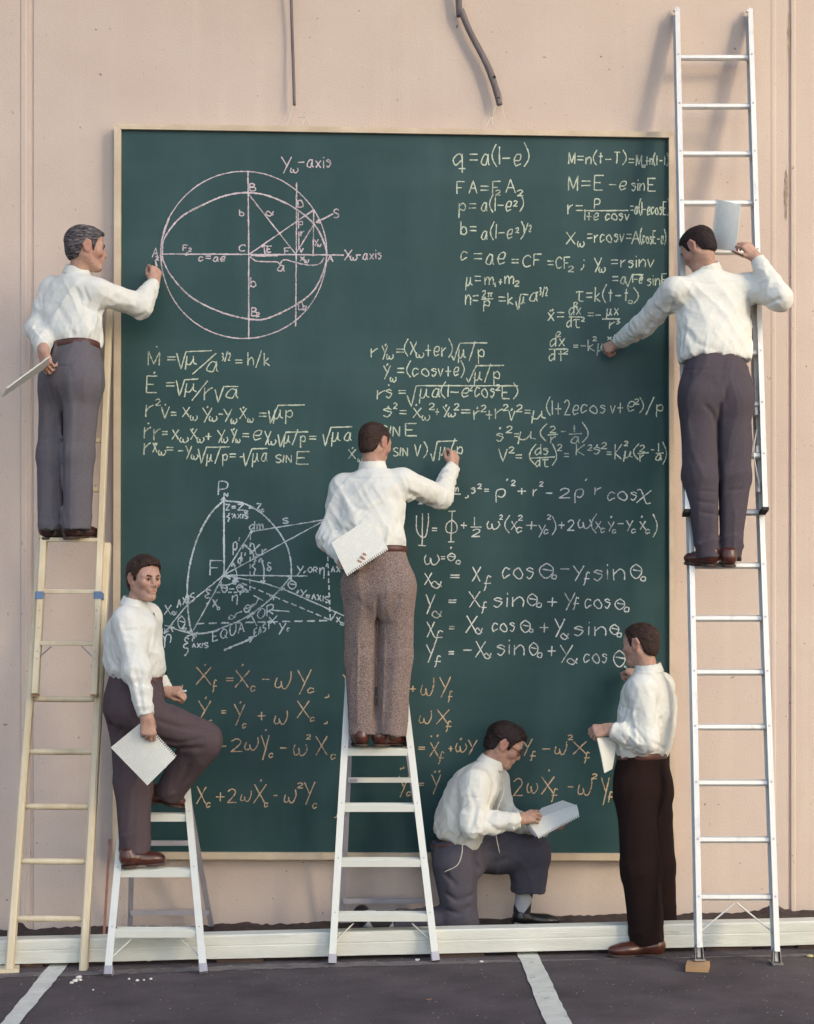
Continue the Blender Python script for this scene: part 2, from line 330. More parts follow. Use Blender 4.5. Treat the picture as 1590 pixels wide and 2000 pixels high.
class Board:
    def __init__(s): s.v = []; s.f = []; s.n = 0
    def zoom(s, x, y, k): s.o = (x, y, k)
    def px(s, p): return (s.o[0]+p[0]/s.o[2], s.o[1]+p[1]/s.o[2])
    def ribbon(s, pts, wpx):
        """pts in photo pixels; a flat band of chalk lying on the panel"""
        P = np.array(pts, float)
        if len(P) < 2: return
        # resample
        seg = np.linalg.norm(np.diff(P, axis=0), axis=1); L = np.concatenate([[0], np.cumsum(seg)])
        if L[-1] < 1e-6: return
        n = max(2, int(L[-1]/5)+1); q = np.linspace(0, L[-1], n)
        keep = sorted(set(q.tolist()+L.tolist())); q = np.array([k for i, k in enumerate(keep) if i == 0 or k-keep[i-1] > .4])
        P = np.stack([np.interp(q, L, P[:, 0]), np.interp(q, L, P[:, 1])], 1)
        T = np.gradient(P, axis=0); T /= np.linalg.norm(T, axis=1, keepdims=True)+1e-9
        N = np.stack([-T[:, 1], T[:, 0]], 1); s.n += 1; y = YB-.0006-.00002*(s.n % 25)
        ww = wpx*(.5+.12*RNG.standard_normal(len(P)).clip(-1.6, 1.6)); b = len(s.v)
        J = RNG.standard_normal(P.shape)*.16
        for i in range(len(P)):
            c = P[i]+J[i]; s.v += [bp(*(c+N[i]*ww[i]), y), bp(*(c-N[i]*ww[i]), y)]
            if i: s.f.append([b+2*i-2, b+2*i-1, b+2*i+1, b+2*i])
    def L(s, pts, wd=2.3): s.ribbon([s.px(p) for p in pts], wd)
    def S(s, pts, wd=2.3): s.ribbon([p[:2] for p in spline([V(*s.px(p), 0) for p in pts], 8)], wd)
    def dot(s, x, y, r=2.6):
        c = s.px((x, y)); s.ribbon([(c[0]-r*.5, c[1]-r*.3), (c[0]+r*.5, c[1]+r*.3)], r*1.7)
    def dash(s, a, b, n=8, wd=2.6):
        a = np.array(a, float); b = np.array(b, float)
        for i in range(n): s.L([a+(b-a)*(i+.12)/n, a+(b-a)*(i+.78)/n], wd)
    def T(s, x0, x1, y, h, text, slope=0.0, wd=2.2, dy=0):
        """handwriting fitted between x0 and x1, baseline y, capital height h (all in zoom pixels)"""
        lay = []; cur = 0
        for ch in text:
            if ch == ' ': cur += 6; continue
            st = []; mx = 0
            src = GLYPH[ch]; strokes = []; 
            for tok in src.split():
                if tok[0] in 'ls' and len(tok) > 1 or tok[0] in 'ls': strokes.append(tok)
                else: strokes[-1] += tok
            for tok in strokes:
                q = tok[1:]; pts = [(int(q[i], 36), int(q[i+1], 36)-4) for i in range(0, len(q)-1, 2)]
                st.append((tok[0], pts)); mx = max(mx, max(p[0] for p in pts))
            mn = min(p[0] for k, pts in st for p in pts)
            lay.append((cur-mn, st)); cur += mx-mn+(2.6 if ch not in '(1,' else 2.0)
        tot = max(cur-2.3, .5); sx = (x1-x0)/tot
        if sx > h/10*2.2: sx = h/10*2.2
        lean = random.uniform(-.02, .06)
        for ox, st in lay:
            jx, jy, js = random.gauss(0, .12), random.gauss(0, .22), random.gauss(1, .03)
            for kind, pts in st:
                q = []
                for (x, yy) in pts:
                    X = ox+x*js+jx+yy*lean+random.gauss(0, .07); Y = yy*js+jy+random.gauss(0, .07)
                    q.append(s.px((x0+X*sx, y-Y*h/10+X*sx*slope)))
                if kind == 's' and len(q) > 2: q = [p[:2] for p in spline([V(*p, 0) for p in q], 6)]
                s.ribbon(q, wd)
    def done(s, name, c, label=None):
        if s.v:
            o = obj(name, s.v, s.f, CH[c], BOARD)
            if label: o['label'] = label
        s.v = []; s.f = []
B = Board()
# --- ellipse diagram (pink)
B.zoom(280, 290, 3.18)
B.S([(624+516*math.cos(a)*(1+.004*math.sin(5*a)), 661-519*math.sin(a)) for a in np.linspace(.02, 2*math.pi+.02, 40)], 2.1)
B.S([(118,655),(130,560),(230,430),(380,345),(520,290),(650,275),(780,295),(940,370),(1060,470),(1120,580),(1138,660),(1120,760),(1060,880),(950,970),(770,1055),(650,1058),(480,1015),(300,925),(180,800),(125,700),(118,655)], 3.0)
B.S([(112,700),(108,640),(122,545),(160,430)], 3.0)
B.L([(650,142),(655,660),(655,1185)], 2.5); B.L([(105,655),(600,657),(1245,662)], 2.4); B.L([(952,210),(950,660),(946,1105)], 2.4)
B.L([(655,285),(946,655)]); B.L([(660,655),(1060,380)]); B.L([(946,655),(1060,470)]); B.L([(1058,380),(1055,668)]); B.L([(962,395),(962,442)]); B.L([(966,515),(966,622)])
B.L([(668,664),(835,664)],4)
B.S([(662,672),(700,698),(760,703),(830,705),(850,722)]); B.S([(850,722),(862,698),(890,692),(960,712),(1050,725),(1100,712),(1122,680)])
B.L([(1180,405),(1072,460)]); B.L([(1095,436),(1072,460),(1102,462)]); B.L([(757,660),(748,598)]); B.L([(735,614),(748,598),(766,608)])
B.dot(270,655,3.4)
for a in ((662,700,265,47,'B'),(960,993,365,40,'D'),(598,626,420,40,'b'),(762,812,418,52,'α'),(1183,1216,430,55,'S'),(963,990,478,42,'p'),(978,1002,545,52,'r'),(595,636,638,40,'C'),(768,796,645,38,'E'),(878,914,656,38,'F'),(972,994,650,45,'v'),(975,1002,700,45,'x'),(1000,1026,708,35,'ω'),
          (1060,1085,605,40,'Y'),(1080,1104,608,30,'ω'),(1145,1180,705,42,'A'),(832,880,762,62,'a'),(668,700,860,58,'b'),(672,706,1038,50,'B'),(700,724,1045,26,'2'),(962,991,1000,46,'D'),(992,1020,1002,24,'2'),(55,92,675,58,'A'),(78,100,692,24,'2'),(248,280,635,36,'F'),(280,308,640,22,'2'),(345,510,700,48,'c=ae'),
          (860,926,155,105,'Y'),(914,966,150,50,'ω'),(960,1165,118,78,'-axis'),(1250,1295,692,62,'X'),(1285,1327,694,45,'ω'),(1322,1478,688,64,'-axis')): B.T(*a)
B.done('ellipse_diagram', 'pink', 'pink chalk ellipse inscribed in a circle with labelled axes')
# --- right hand column of orbit equations (pale green)
B.zoom(870, 280, 3.533)
def eq(items, c, lines=(), dots=(), name='equation'):
    for a in items: B.T(*a)
    for l in lines: B.L(l)
    for d in dots: B.dot(*d)
    B.done(name, c)
eq([(55,140,150,125,'q'),(168,575,150,125,'=a(1-e)')], 'green')
eq([(850,1245,140,80,'M=n(t-T)'),(1265,1358,155,76,'=M'),(1360,1378,166,30,'0'),(1380,1540,150,72,'+n(t-t)')], 'green')
eq([(80,385,348,92,'FA=F'),(345,382,358,36,'2'),(415,487,345,92,'A'),(497,540,360,38,'2')], 'green')
eq([(850,1090,326,102,'M=E'),(1130,1247,318,85,'-e'),(1285,1375,325,85,'sin'),(1400,1456,330,86,'E')], 'green')
eq([(95,215,476,105,'p='),(248,535,466,98,'a(1-e )'),(470,500,433,36,'2')], 'green')
eq([(845,948,492,105,'r='),(1028,1066,450,65,'P'),(962,1270,530,72,'1+e cosv'),(1275,1545,490,88,'=a(1-ecosE)')], 'green', [[(955,465),(1262,463)]])
eq([(108,215,628,88,'b='),(250,545,660,98,'a(1-e )',-.02),(485,510,615,34,'2'),(540,594,610,48,'1/2')], 'green')
eq([(832,900,700,88,'X'),(912,962,714,66,'ω'),(978,1285,680,90,'=rcosv='),(1284,1340,692,86,'A'),(1345,1522,692,86,'(cosE-e)')], 'green')
eq([(105,152,808,100,'c'),(198,412,835,120,'=ae'),(455,667,846,80,'=CF'),(705,862,862,80,'=CF'),(848,886,885,38,'2'),(935,958,850,80,';')], 'green')
eq([(1025,1080,890,104,'Y'),(1060,1106,888,60,'ω'),(1142,1440,856,85,'=rsinv')], 'green')
eq([(1152,1250,972,85,'=a'),(1292,1360,965,62,'1-e'),(1338,1360,936,26,'2'),(1395,1532,980,80,'sinE')], 'green', [[(1246,952),(1258,990),(1290,905),(1368,905)]])
eq([(140,244,978,95,'μ='),(275,336,976,90,'m'),(345,355,990,30,'1'),(368,395,976,52,'+'),(412,474,970,90,'m'),(478,510,985,36,'2')], 'green')
eq([(138,230,1112,110,'n='),(255,328,1062,48,'2π'),(265,306,1130,72,'p'),(365,472,1110,84,'=k'),(508,550,1105,80,'μ'),(582,640,1088,92,'a'),(625,706,1050,55,'-3/2')], 'green', [[(248,1075),(330,1072)],[(485,1090),(500,1150),(520,1040),(572,1044)]])
eq([(900,1262,1090,98,'τ=k(t-t'),(1264,1292,1105,38,'0'),(1300,1330,1095,85,')')], 'green')
B.zoom(880, 500, 3.614)
eq([(685,806,455,100,'x='),(838,922,412,85,'dx'),(872,900,358,30,'2'),(820,916,502,80,'dτ'),(925,949,462,30,'2'),(968,1065,440,58,'=-'),(1100,1185,418,78,'μx'),(1122,1160,515,80,'r'),(1165,1196,480,36,'3')], 'green', [[(835,430),(930,430)],[(1070,445),(1198,443)]], [(705,385),(720,382)])
eq([(705,806,640,92,'dx'),(755,782,570,36,'2'),(695,800,740,85,'dt'),(796,830,690,32,'2'),(865,956,657,52,'=-'),(972,1020,672,80,'k'),(1005,1035,600,28,'2'),(1035,1078,668,85,'μ'),(1108,1140,592,36,'x'),(1100,1120,695,70,'r')], 'green', [[(695,660),(822,655)],[(1075,625),(1112,622)]])
# --- left block (pale green)
B.zoom(270, 660, 3.533)
eq([(72,156,190,98,'M'),(200,262,172,66,'='),(325,400,180,90,'μ'),(470,556,226,120,'a'),(575,638,156,52,'3/2'),(670,720,190,66,'='),(755,910,190,88,'h/k')], 'green', [[(265,105),(295,215),(330,95),(508,87)],[(540,105),(375,250)]], [(128,62)])
eq([(58,132,378,112,'E'),(190,250,352,70,'='),(322,406,372,92,'μ'),(455,512,435,140,'r'),(605,692,416,105,'a')], 'green', [[(262,292),(285,400),(320,290),(415,282)],[(480,295),(370,432)],[(530,355),(552,445),(590,335),(690,335)]], [(110,240)])
eq([(52,105,548,140,'r'),(120,158,465,42,'2'),(160,213,555,125,'v'),(225,266,550,66,'='),(303,352,545,65,'X'),(360,412,568,60,'ω'),(445,512,580,100,'Y'),(488,545,572,58,'ω'),(552,586,550,66,'-'),(592,652,580,90,'Y'),(638,682,590,58,'ω'),(700,746,555,70,'X'),(755,796,582,52,'ω'),(830,886,562,70,'='),(932,1066,555,95,'μp')], 'green', [[(900,500),(912,590),(965,465),(1150,462)]], [(188,460),(478,478),(727,480)])
eq([(40,90,692,135,'r'),(108,160,706,135,'r'),(165,206,690,66,'='),(232,280,700,68,'X'),(285,346,722,58,'ω'),(360,406,700,68,'X'),(405,456,718,58,'ω'),(462,510,705,65,'+'),(545,602,725,90,'Y'),(572,616,720,58,'ω'),(640,682,725,92,'Y'),(672,706,722,48,'ω'),(718,764,702,64,'='),(795,852,702,100,'e'),(870,916,737,98,'Y'),(895,950,737,58,'ω'),(1003,1154,722,82,'μ/p'),(1180,1232,716,64,'='),(1335,1476,708,100,'μa')], 'green', [[(965,665),(980,755),(1020,650),(1172,648)],[(1275,665),(1290,745),(1330,618),(1477,612)]], [(70,590),(375,632),(660,630)])
eq([(40,86,806,130,'r'),(100,132,790,64,'X'),(140,190,808,58,'ω'),(195,246,797,64,'='),(272,312,803,62,'-'),(325,366,836,86,'Y'),(365,413,836,58,'ω'),(470,616,852,86,'μ/p'),(630,674,838,58,'='),(700,724,838,44,'-'),(788,892,852,95,'μa'),(950,1056,862,52,'SIN'),(1090,1180,870,84,'E')], 'green', [[(415,765),(435,865),(470,755),(630,752)],[(725,795),(740,885),(785,765),(892,762)]], [(118,730)])
eq([(1450,1502,835,64,'X'),(1515,1546,855,40,'ω')], 'green', (), [(1480,760)])
# --- middle block (pale green)
B.zoom(700, 650, 2.5645)
eq([(65,103,122,76,'r'),(118,149,135,72,'Y'),(140,178,132,42,'ω'),(188,229,112,48,'='),(232,292,112,66,'(X'),(288,328,125,42,'ω'),(335,470,116,72,'+er)'),(500,630,125,72,'μ/p')], 'green', [[(468,115),(478,138),(508,52),(645,50)]], [(136,60)])
eq([(125,160,232,64,'Y'),(160,191,245,38,'ω'),(195,392,216,64,'=(cos'),(400,530,216,66,'v+e)'),(580,709,236,68,'μ/p')], 'green', [[(540,225),(552,248),(590,165),(730,163)]], [(145,160)])
eq([(95,136,332,76,'r'),(138,168,325,70,'s'),(200,241,315,48,'='),(305,412,325,74,'μa'),(415,552,322,66,'(1-e'),(555,573,290,26,'2'),(582,680,322,74,'cos'),(688,713,288,28,'2'),(722,796,328,62,'E)')], 'green', [[(245,315),(265,370),(290,265),(800,265)]], [(152,262)])
eq([(125,166,425,66,'s'),(175,196,378,27,'2'),(205,241,420,48,'='),(275,316,425,50,'X'),(318,359,438,42,'ω'),(355,383,385,30,'2'),(385,406,412,42,'+'),(425,460,422,52,'Y'),(450,488,420,34,'ω'),(480,506,385,30,'2'),(515,563,416,48,'='),(578,608,435,80,'r'),(612,641,395,32,'2'),(640,676,432,56,'+'),(688,726,435,80,'r'),(725,753,390,30,'2'),(755,786,438,78,'v'),(790,823,395,34,'2'),(832,863,416,48,'='),(870,946,428,66,'μ'),(945,1105,410,72,'(1+2e'),(1115,1236,402,66,'cos'),(1262,1328,402,66,'v+'),(1348,1384,390,78,'e'),(1385,1409,358,28,'2'),(1408,1526,396,62,')/p')], 'green', (), [(150,372),(290,362),(440,365),(596,378),(768,385)])
eq([(110,205,518,50,'SIN'),(235,293,518,62,'E')], 'green')
eq([(175,246,618,42,'SIN'),(280,343,620,62,'V)'),(405,520,612,66,'μ/p')], 'green', [[(362,605),(375,645),(395,545),(496,540)]])
eq([(690,726,540,66,'s'),(742,773,500,33,'2'),(780,806,535,48,'='),(800,896,532,66,'μ'),(912,936,535,66,'('),(962,993,500,33,'2'),(965,991,555,58,'r'),(1015,1041,515,50,'-'),(1080,1095,500,36,'1'),(1065,1111,552,54,'a'),(1122,1150,545,76,')')], 'green', [[(948,512),(1000,508)],[(1055,508),(1120,505)]], [(710,478)])
eq([(700,746,645,64,'V'),(755,781,602,30,'2'),(785,819,642,48,'='),(855,880,650,82,'('),(885,951,610,52,'ds'),(888,952,670,50,'dτ'),(970,992,655,86,')'),(998,1021,590,30,'2'),(1030,1056,632,48,'='),(1092,1136,615,56,'K'),(1148,1173,588,28,'2'),(1180,1211,610,58,'s'),(1215,1246,580,30,'2'),(1242,1269,622,44,'='),(1285,1319,632,76,'K'),(1332,1351,565,22,'2'),(1330,1376,625,54,'μ'),(1380,1401,630,62,'('),(1408,1436,595,33,'2'),(1410,1433,645,58,'r'),(1465,1483,605,42,'-'),(1502,1515,595,42,'1'),(1490,1521,640,48,'a'),(1525,1543,650,86,')')], 'green', [[(860,628),(985,622)],[(1398,605),(1455,600)],[(1490,605),(1530,602)]], [(1195,565)])
# --- earth diagram (pale blue)
B.zoom(300, 920, 3.975)
D = B
D.L([(546,200),(548,805)],3.4); D.L([(522,228),(546,198),(564,230)])
D.S([(540,232),(440,335),(350,500),(290,690),(265,850),(262,1000),(275,1150),(295,1255)],3.2); D.S([(548,230),(690,248),(820,315),(940,430),(1030,570),(1065,700),(1070,815)],2.8)
for l in ([(548,805),(755,475)],[(757,470),(1345,375)],[(548,805),(1345,375)],[(548,808),(1195,815)],[(548,808),(860,870),(1040,930),(1515,1140)],[(548,805),(260,1040),(80,1262)],[(548,805),(295,1260)],[(130,1215),(215,1240),(295,1263)],[(85,1198),(165,1216)],[(80,1262),(88,1222)],[(80,1262),(122,1240)],[(150,1185),(112,1228)],[(126,1200),(150,1248)],[(258,1242),(336,1282)],[(256,1284),(342,1252)],[(276,1240),(322,1300)],
          [(725,1145),(792,1098)],[(760,1123),(802,1204)],[(920,1080),(1055,1090)],[(775,965),(852,1005)],[(815,987),(790,1040)],[(895,1132),(945,1190)],[(905,1182),(960,1122)],[(1372,1160),(1400,1125)],[(1402,1122),(1420,1090)]): D.L(l, 2.3)
D.dash((548,812),(1380,1160),13); D.dash((752,490),(748,940),8); D.dash((745,940),(480,942),6); D.dash((560,815),(745,940),4); D.dash((320,1185),(1370,1160),11,3.0); D.dash((1350,600),(1372,1160),10)
D.S([(295,1265),(420,1255),(540,1215),(700,1145),(860,1035),(980,920),(1070,815)],3)
for s_ in ([(700,575),(760,620),(788,690)],[(620,715),(645,790),(640,850)],[(835,680),(858,770),(850,870)],[(510,880),(570,885),(640,860)]): D.S(s_,2.8)
for a_ in ([(692,605),(698,572),(728,582)],[(768,672),(788,692),(798,664)],[(606,742),(618,712),(634,738)],[(622,828),(640,854),(656,830)],[(822,702),(835,678),(850,702)],[(832,850),(850,872),(868,848)],[(525,900),(510,880),(530,868)],[(612,850),(640,858),(620,880)],[(612,862),(640,850),(636,884)],[(1040,822),(1070,815),(1066,850)],[(985,905),(992,918),(1020,910)],[(900,970),(935,968),(930,1002)],[(990,900),(990,925),(1018,920)],[(735,1290),(775,1285),(745,1330)]): D.L(a_,2.8)
D.S([(545,1392),(640,1350),(720,1318),(775,1285)],3.4); D.dot(757,475,4.5); D.dot(548,806,5.5); D.dot(1118,938,4)
D.S([(48,1302),(58,1280),(80,1288),(86,1330),(85,1372)]); D.S([(85,1335),(100,1275),(128,1272),(136,1300),(128,1332)])
for a in ((500,580,185,112,'P'),(548,578,196,26,'N'),(558,640,302,42,'Z='),(652,702,306,46,'Z'),(705,735,325,36,'α'),(740,776,297,32,'='),(800,838,305,46,'Z'),(835,860,320,36,'c'),(568,612,375,48,"ζ'"),(612,735,368,36,'AXIS'),(742,850,455,68,'dm'),(435,528,805,112,'F'),(1003,1048,405,40,'S'),
          (618,668,612,100,"ρ'"),(748,822,622,90,'χ'),(842,880,660,88,'r'),(655,716,715,85,"φ'"),(765,826,775,85,"ζ'"),(880,916,775,70,'δ'),(1115,1166,780,72,'y'),(1168,1187,796,30,'c'),(1200,1270,785,38,'OR'),(1290,1350,800,85,"η'"),(1380,1450,785,46,'AX'),(1050,1106,915,66,'θ'),(1140,1190,955,66,'y',.1),(1185,1214,980,36,'α'),(1230,1362,995,46,'AXIS',.22),
          (530,692,940,58,'θ-θ'),(690,710,938,26,'0'),(400,480,1002,82,"ξ'"),(458,496,1055,58,'X'),(495,520,1077,34,'c'),(610,676,1012,72,"η'"),(85,136,1115,72,'X'),(142,180,1114,42,'α'),(185,318,1060,60,'AXIS',-.42),(190,240,1225,98,'θ'),(230,252,1237,32,'0'),(235,305,1395,102,"ξ'"),(300,422,1372,36,'AXIS'),(585,640,1155,48,'α',-.3),(640,752,1128,58,'-θ',-.36),(728,748,1095,26,'0'),(745,785,1070,36,'=',-.4),
          (460,705,1325,76,'EQUA',-.32),(808,930,1152,76,'OR',-.36),(780,905,1290,58,'EAST',-.55),(975,1026,1235,88,'y'),(1035,1056,1242,38,'c'),(1420,1450,1175,40,'X'),(1450,1486,1197,36,'α'),(1335,1366,290,46,'C')): D.T(*a, wd=2.4)
D.done('earth_diagram', 'blue', 'pale blue chalk drawing of a globe octant with angles, axes and the equator')
# --- white equations lower right
B.zoom(800, 910, 3.1176)
eq([(225,298,160,46,'dm'),(232,270,228,58,'s'),(338,353,180,46,','),(375,402,168,62,'s'),(415,441,138,28,'2'),(455,486,167,44,'='),(530,582,190,80,'ρ'),(590,600,118,42,"'"),(618,646,118,30,'2'),(658,713,174,52,'+'),(752,779,185,78,'r'),(792,816,125,28,'2'),(828,871,184,48,'-'),(915,980,192,54,'2'),(1008,1056,195,84,'ρ'),(1068,1080,118,42,"'"),(1128,1166,178,72,'r'),(1205,1380,208,82,'cos'),(1385,1480,212,100,'χ')], 'white', [[(205,172),(312,172)],[(52,232),(82,230)],[(66,195),(66,232)],[(204,180),(192,218),(182,240),(166,238)]])
eq([(42,117,440,140,'Ψ'),(135,168,408,48,'='),(222,286,428,132,'Φ'),(310,346,382,46,'+'),(398,412,362,52,'1'),(382,440,430,46,'2'),(470,546,382,75,'ω'),(548,571,325,28,'2'),(582,606,400,86,'('),(618,656,390,54,'X'),(662,691,332,30,'2'),(650,686,405,52,'c'),(708,773,387,62,'+'),(788,830,402,78,'y'),(838,863,325,28,'2'),(818,846,415,48,'c'),(868,892,415,98,')'),(905,946,382,52,'+'),(962,1006,392,64,'2'),(1028,1106,378,84,'ω'),(1110,1133,405,92,'('),(1132,1169,385,52,'X'),(1165,1191,405,44,'c'),(1208,1249,395,60,'Y'),(1235,1259,410,38,'c'),(1268,1302,372,48,'-'),(1320,1361,400,66,'Y'),(1352,1379,410,40,'c'),(1402,1441,390,52,'X'),(1438,1466,412,44,'c'),(1482,1506,420,108,')')], 'white', [[(372,372),(438,372)]], [(1228,310),(1415,310)])
B.zoom(800, 1060, 3.1176)
eq([(92,180,132,92,'ω'),(190,216,114,44,'='),(235,281,110,50,'θ'),(285,310,130,40,'0')], 'white', (), [(252,30)])
eq([(92,136,258,72,'X'),(135,200,275,72,'α'),(250,309,230,52,'='),(380,430,238,87,'X'),(452,500,275,76,'f'),(565,752,218,110,'cos'),(795,866,215,84,'θ'),(868,893,222,42,'0'),(918,971,180,48,'-'),(998,1072,235,98,'Y'),(1060,1094,245,64,'f'),(1125,1306,225,105,'sin'),(1350,1410,220,86,'θ'),(1410,1438,235,46,'0')], 'white')
eq([(95,152,435,118,'Y'),(140,199,460,72,'α'),(238,286,378,48,'='),(365,431,395,92,'X'),(440,474,415,62,'f'),(512,692,390,96,'sin'),(720,777,382,76,'θ'),(775,802,392,44,'0'),(838,903,387,72,'+'),(945,1012,415,108,'Y'),(996,1030,395,62,'f'),(1068,1222,395,92,'cos'),(1255,1312,405,70,'θ'),(1308,1335,422,48,'0')], 'white')
eq([(105,152,578,92,'X'),(150,200,605,68,'f'),(238,273,538,48,'='),(345,411,550,100,'X'),(403,446,555,62,'α'),(505,642,540,86,'cos'),(680,733,545,72,'θ'),(730,750,545,34,'0'),(792,846,547,70,'+'),(882,942,575,108,'Y'),(922,971,590,62,'α'),(1005,1196,565,92,'sin'),(1225,1277,560,66,'θ'),(1265,1290,575,42,'0')], 'white')
eq([(105,162,728,118,'Y'),(153,190,745,58,'f'),(235,271,692,48,'='),(325,381,674,48,'-'),(400,460,700,98,'X'),(453,496,705,56,'α'),(535,697,685,102,'sin'),(730,781,685,82,'θ'),(780,806,700,52,'0'),(838,892,690,76,'+'),(912,992,725,108,'Y'),(960,1020,740,62,'α'),(1062,1202,730,92,'cos'),(1248,1312,755,98,'θ')], 'white', (), [(1312,755)])
# --- orange equations at the bottom
B.zoom(310, 1280, 3.975)
eq([(48,92,225,70,'c'),(160,186,235,62,','),(292,408,228,128,'X'),(418,452,270,78,'f'),(525,586,220,70,'='),(590,706,248,142,'X'),(715,754,280,72,'c'),(805,862,208,58,'-'),(905,1030,252,132,'ϖ'),(1080,1182,298,182,'Y'),(1158,1210,292,62,'c'),(1290,1320,310,66,',')], 'orange', [[(1432,150),(1460,188)]], [(360,75),(652,75)])
eq([(308,406,500,142,'Y'),(392,416,530,50,'c'),(488,530,464,62,'='),(582,670,545,168,'Y'),(650,680,565,55,'c'),(768,832,502,78,'+'),(895,997,530,102,'ϖ'),(1080,1172,488,128,'X'),(1178,1212,515,55,'c'),(1285,1306,515,50,',')], 'orange', (), [(367,330),(635,365)])
eq([(420,442,800,48,'c'),(482,524,728,58,'-'),(568,652,748,92,'2'),(668,777,730,98,'ϖ'),(798,862,808,188,'Y'),(855,887,795,55,'c'),(945,1000,743,58,'-'),(1045,1157,780,135,'ω'),(1145,1202,650,36,'2'),(1220,1312,775,148,'X'),(1335,1376,808,66,'c')], 'orange', (), [(832,580),(392,796)])
eq([(295,366,1155,132,'X'),(370,403,1182,66,'c'),(445,517,1137,88,'+'),(535,607,1145,102,'2'),(635,720,1130,82,'ϖ'),(735,827,1148,142,'X'),(820,851,1178,54,'c'),(890,922,1108,54,'-'),(975,1067,1140,98,'ϖ'),(1075,1126,1030,40,'2'),(1130,1212,1165,168,'Y'),(1195,1230,1190,66,'c'),(1358,1378,1240,66,',')], 'orange', (), [(795,972)])
B.zoom(760, 1290, 3.4565)
eq([(138,181,210,52,'+'),(212,300,228,112,'ϖ'),(340,421,248,142,'Y'),(398,430,270,62,'f')], 'orange')
eq([(202,287,418,82,'ϖ'),(318,400,432,98,'X'),(383,422,468,62,'f')], 'orange')
eq([(55,106,640,62,'X'),(198,246,614,52,'='),(275,336,645,98,'X'),(333,370,685,68,'f'),(400,433,614,48,'+'),(450,527,612,92,'ω'),(530,594,632,98,'Y'),(900,968,648,112,'Y'),(953,990,665,52,'f'),(1035,1092,614,48,'-'),(1122,1207,632,88,'ϖ'),(1208,1246,535,30,'2'),(1240,1337,632,88,'X'),(1316,1354,680,62,'f')], 'orange', (), [(285,512),(328,508),(485,530)])
eq([(62,132,920,142,'Y'),(118,146,915,48,'c'),(198,236,854,48,'='),(290,352,905,132,'Y'),(750,810,872,42,'-'),(842,907,910,108,'2'),(930,1007,890,108,'ω'),(1030,1120,905,122,'X'),(1096,1136,942,74,'f'),(1205,1241,870,42,'-'),(1275,1367,900,102,'ϖ'),(1368,1403,798,32,'2'),(1435,1492,975,188,'Y'),(1480,1513,945,62,'f')], 'orange', (), [(80,732),(98,725),(310,752),(340,750),(1080,742)])
# ------------------------------------------------------------------ hanging sticks and strings
M_stick = mat('weathered_stick', (.17,.145,.15), .85, .25, 20, .5, 80, stretch=(1,1,.2))
M_string = mat('white_string', (.62,.58,.50), .9, .1, 50)
def sticks():
    def up(p, h=1.2): return p+V(0,0,h)
    # straight thin rod
    a = [at(575,206,-.055), at(573,130,-.05), at(569,0,-.05)]; a.append(a[-1]+V(-.02,-.12,.0)+V(0,0,6.29-a[-1][2]))
    e = empty('hanging_stick', a[0], 'thin straight grey rod hanging down above the left part of the chalkboard', 'hanging stick')
    MB().tube(spline(a, 6), [.0085]*(6*3+1), 8).build('rod', M_stick, e, True)
    s = MB(); 
    for p, q in (((573,206),(561,244)),((578,207),(597,230)),((597,230),(606,245)),((597,230),(590,243)),((584,229),(597,230))): s.tube([at(*p,-.055), at(*q,-.072)], .0022, 6)
    s.build('string', M_string, e)
    b = [at(976,205,-.06), at(970,178,-.055), at(952,128,-.05), at(918,62,-.05), at(901,20,-.05), at(896,0,-.05)]; b.append(b[-1]+V(-.05,-.12,6.29-b[-1][2]))
    e = empty('hanging_stick', b[0], 'thick curved weathered stick hanging down above the middle of the chalkboard', 'hanging stick')
    pts = spline(b, 6); MB().tube(pts, [.017+.004*noise3(V(i*.4,0,0)) for i in range(len(pts))], 10).build('branch', M_stick, e, True)
    k = MB()
    for px, py in ((974,192),(966,150)): k.tube([at(px,py,-.071), at(px,py,-.076)], .008, 8)
    k.build('nail_hole', mat('dark_hole', (.03,.022,.02), .9, .1), e)
    s = MB()
    for p, q in (((970,205),(962,224)),((962,224),(950,247)),((962,224),(961,247)),((979,203),(990,246)),((957,228),(966,222))): s.tube([at(*p,-.06), at(*q,-.072)], .0022, 6)
    s.build('string', M_string, e)
sticks()

# ------------------------------------------------------------------ ladders
M_alu = mat('scuffed_aluminium', (.64,.64,.62), .42, .05, 6, .1, 60, metal=.45, stretch=(1,1,.5), dirt=(.46,.46,.47), dscale=13, dlo=.57, dhi=.72)
M_aluside = mat('grey_aluminium', (.40,.38,.42), .5, .12, 6, .1, 60, metal=.4)
M_rubber = mat('black_rubber', (.03,.025,.022), .9, .2)
M_steel = mat('steel_shoe', (.30,.29,.28), .45, .2, 20, metal=.8)
M_wood = mat('varnished_ladder_wood', (.62,.52,.35), .55, .08, 10, .2, 60, stretch=(1,1,.15), base2=(.71,.62,.45), dirt=(.52,.40,.24), dscale=4, dlo=.58, dhi=.75)
M_woodend = mat('sawn_end_wood', (.30,.18,.09), .8, .2)
M_block = mat('wood_block', (.46,.28,.14), .7, .12, 10, .2, 60)
M_blue = mat('blue_clamp', (.13,.21,.36), .6, .15)
def lerp(a, b, t): return a+(b-a)*t
def on_line(a, b, py):
    """point of segment a-b seen at photo row py"""
    lo, hi = -2.0, 3.0
    for _ in range(50):
        m = (lo+hi)/2; p = lerp(a, b, m); d = p-CAM; y = 1170-FPX*(d[2])/(d@_f)
        if y > py: lo = m
        else: hi = m
    return lerp(a, b, m)

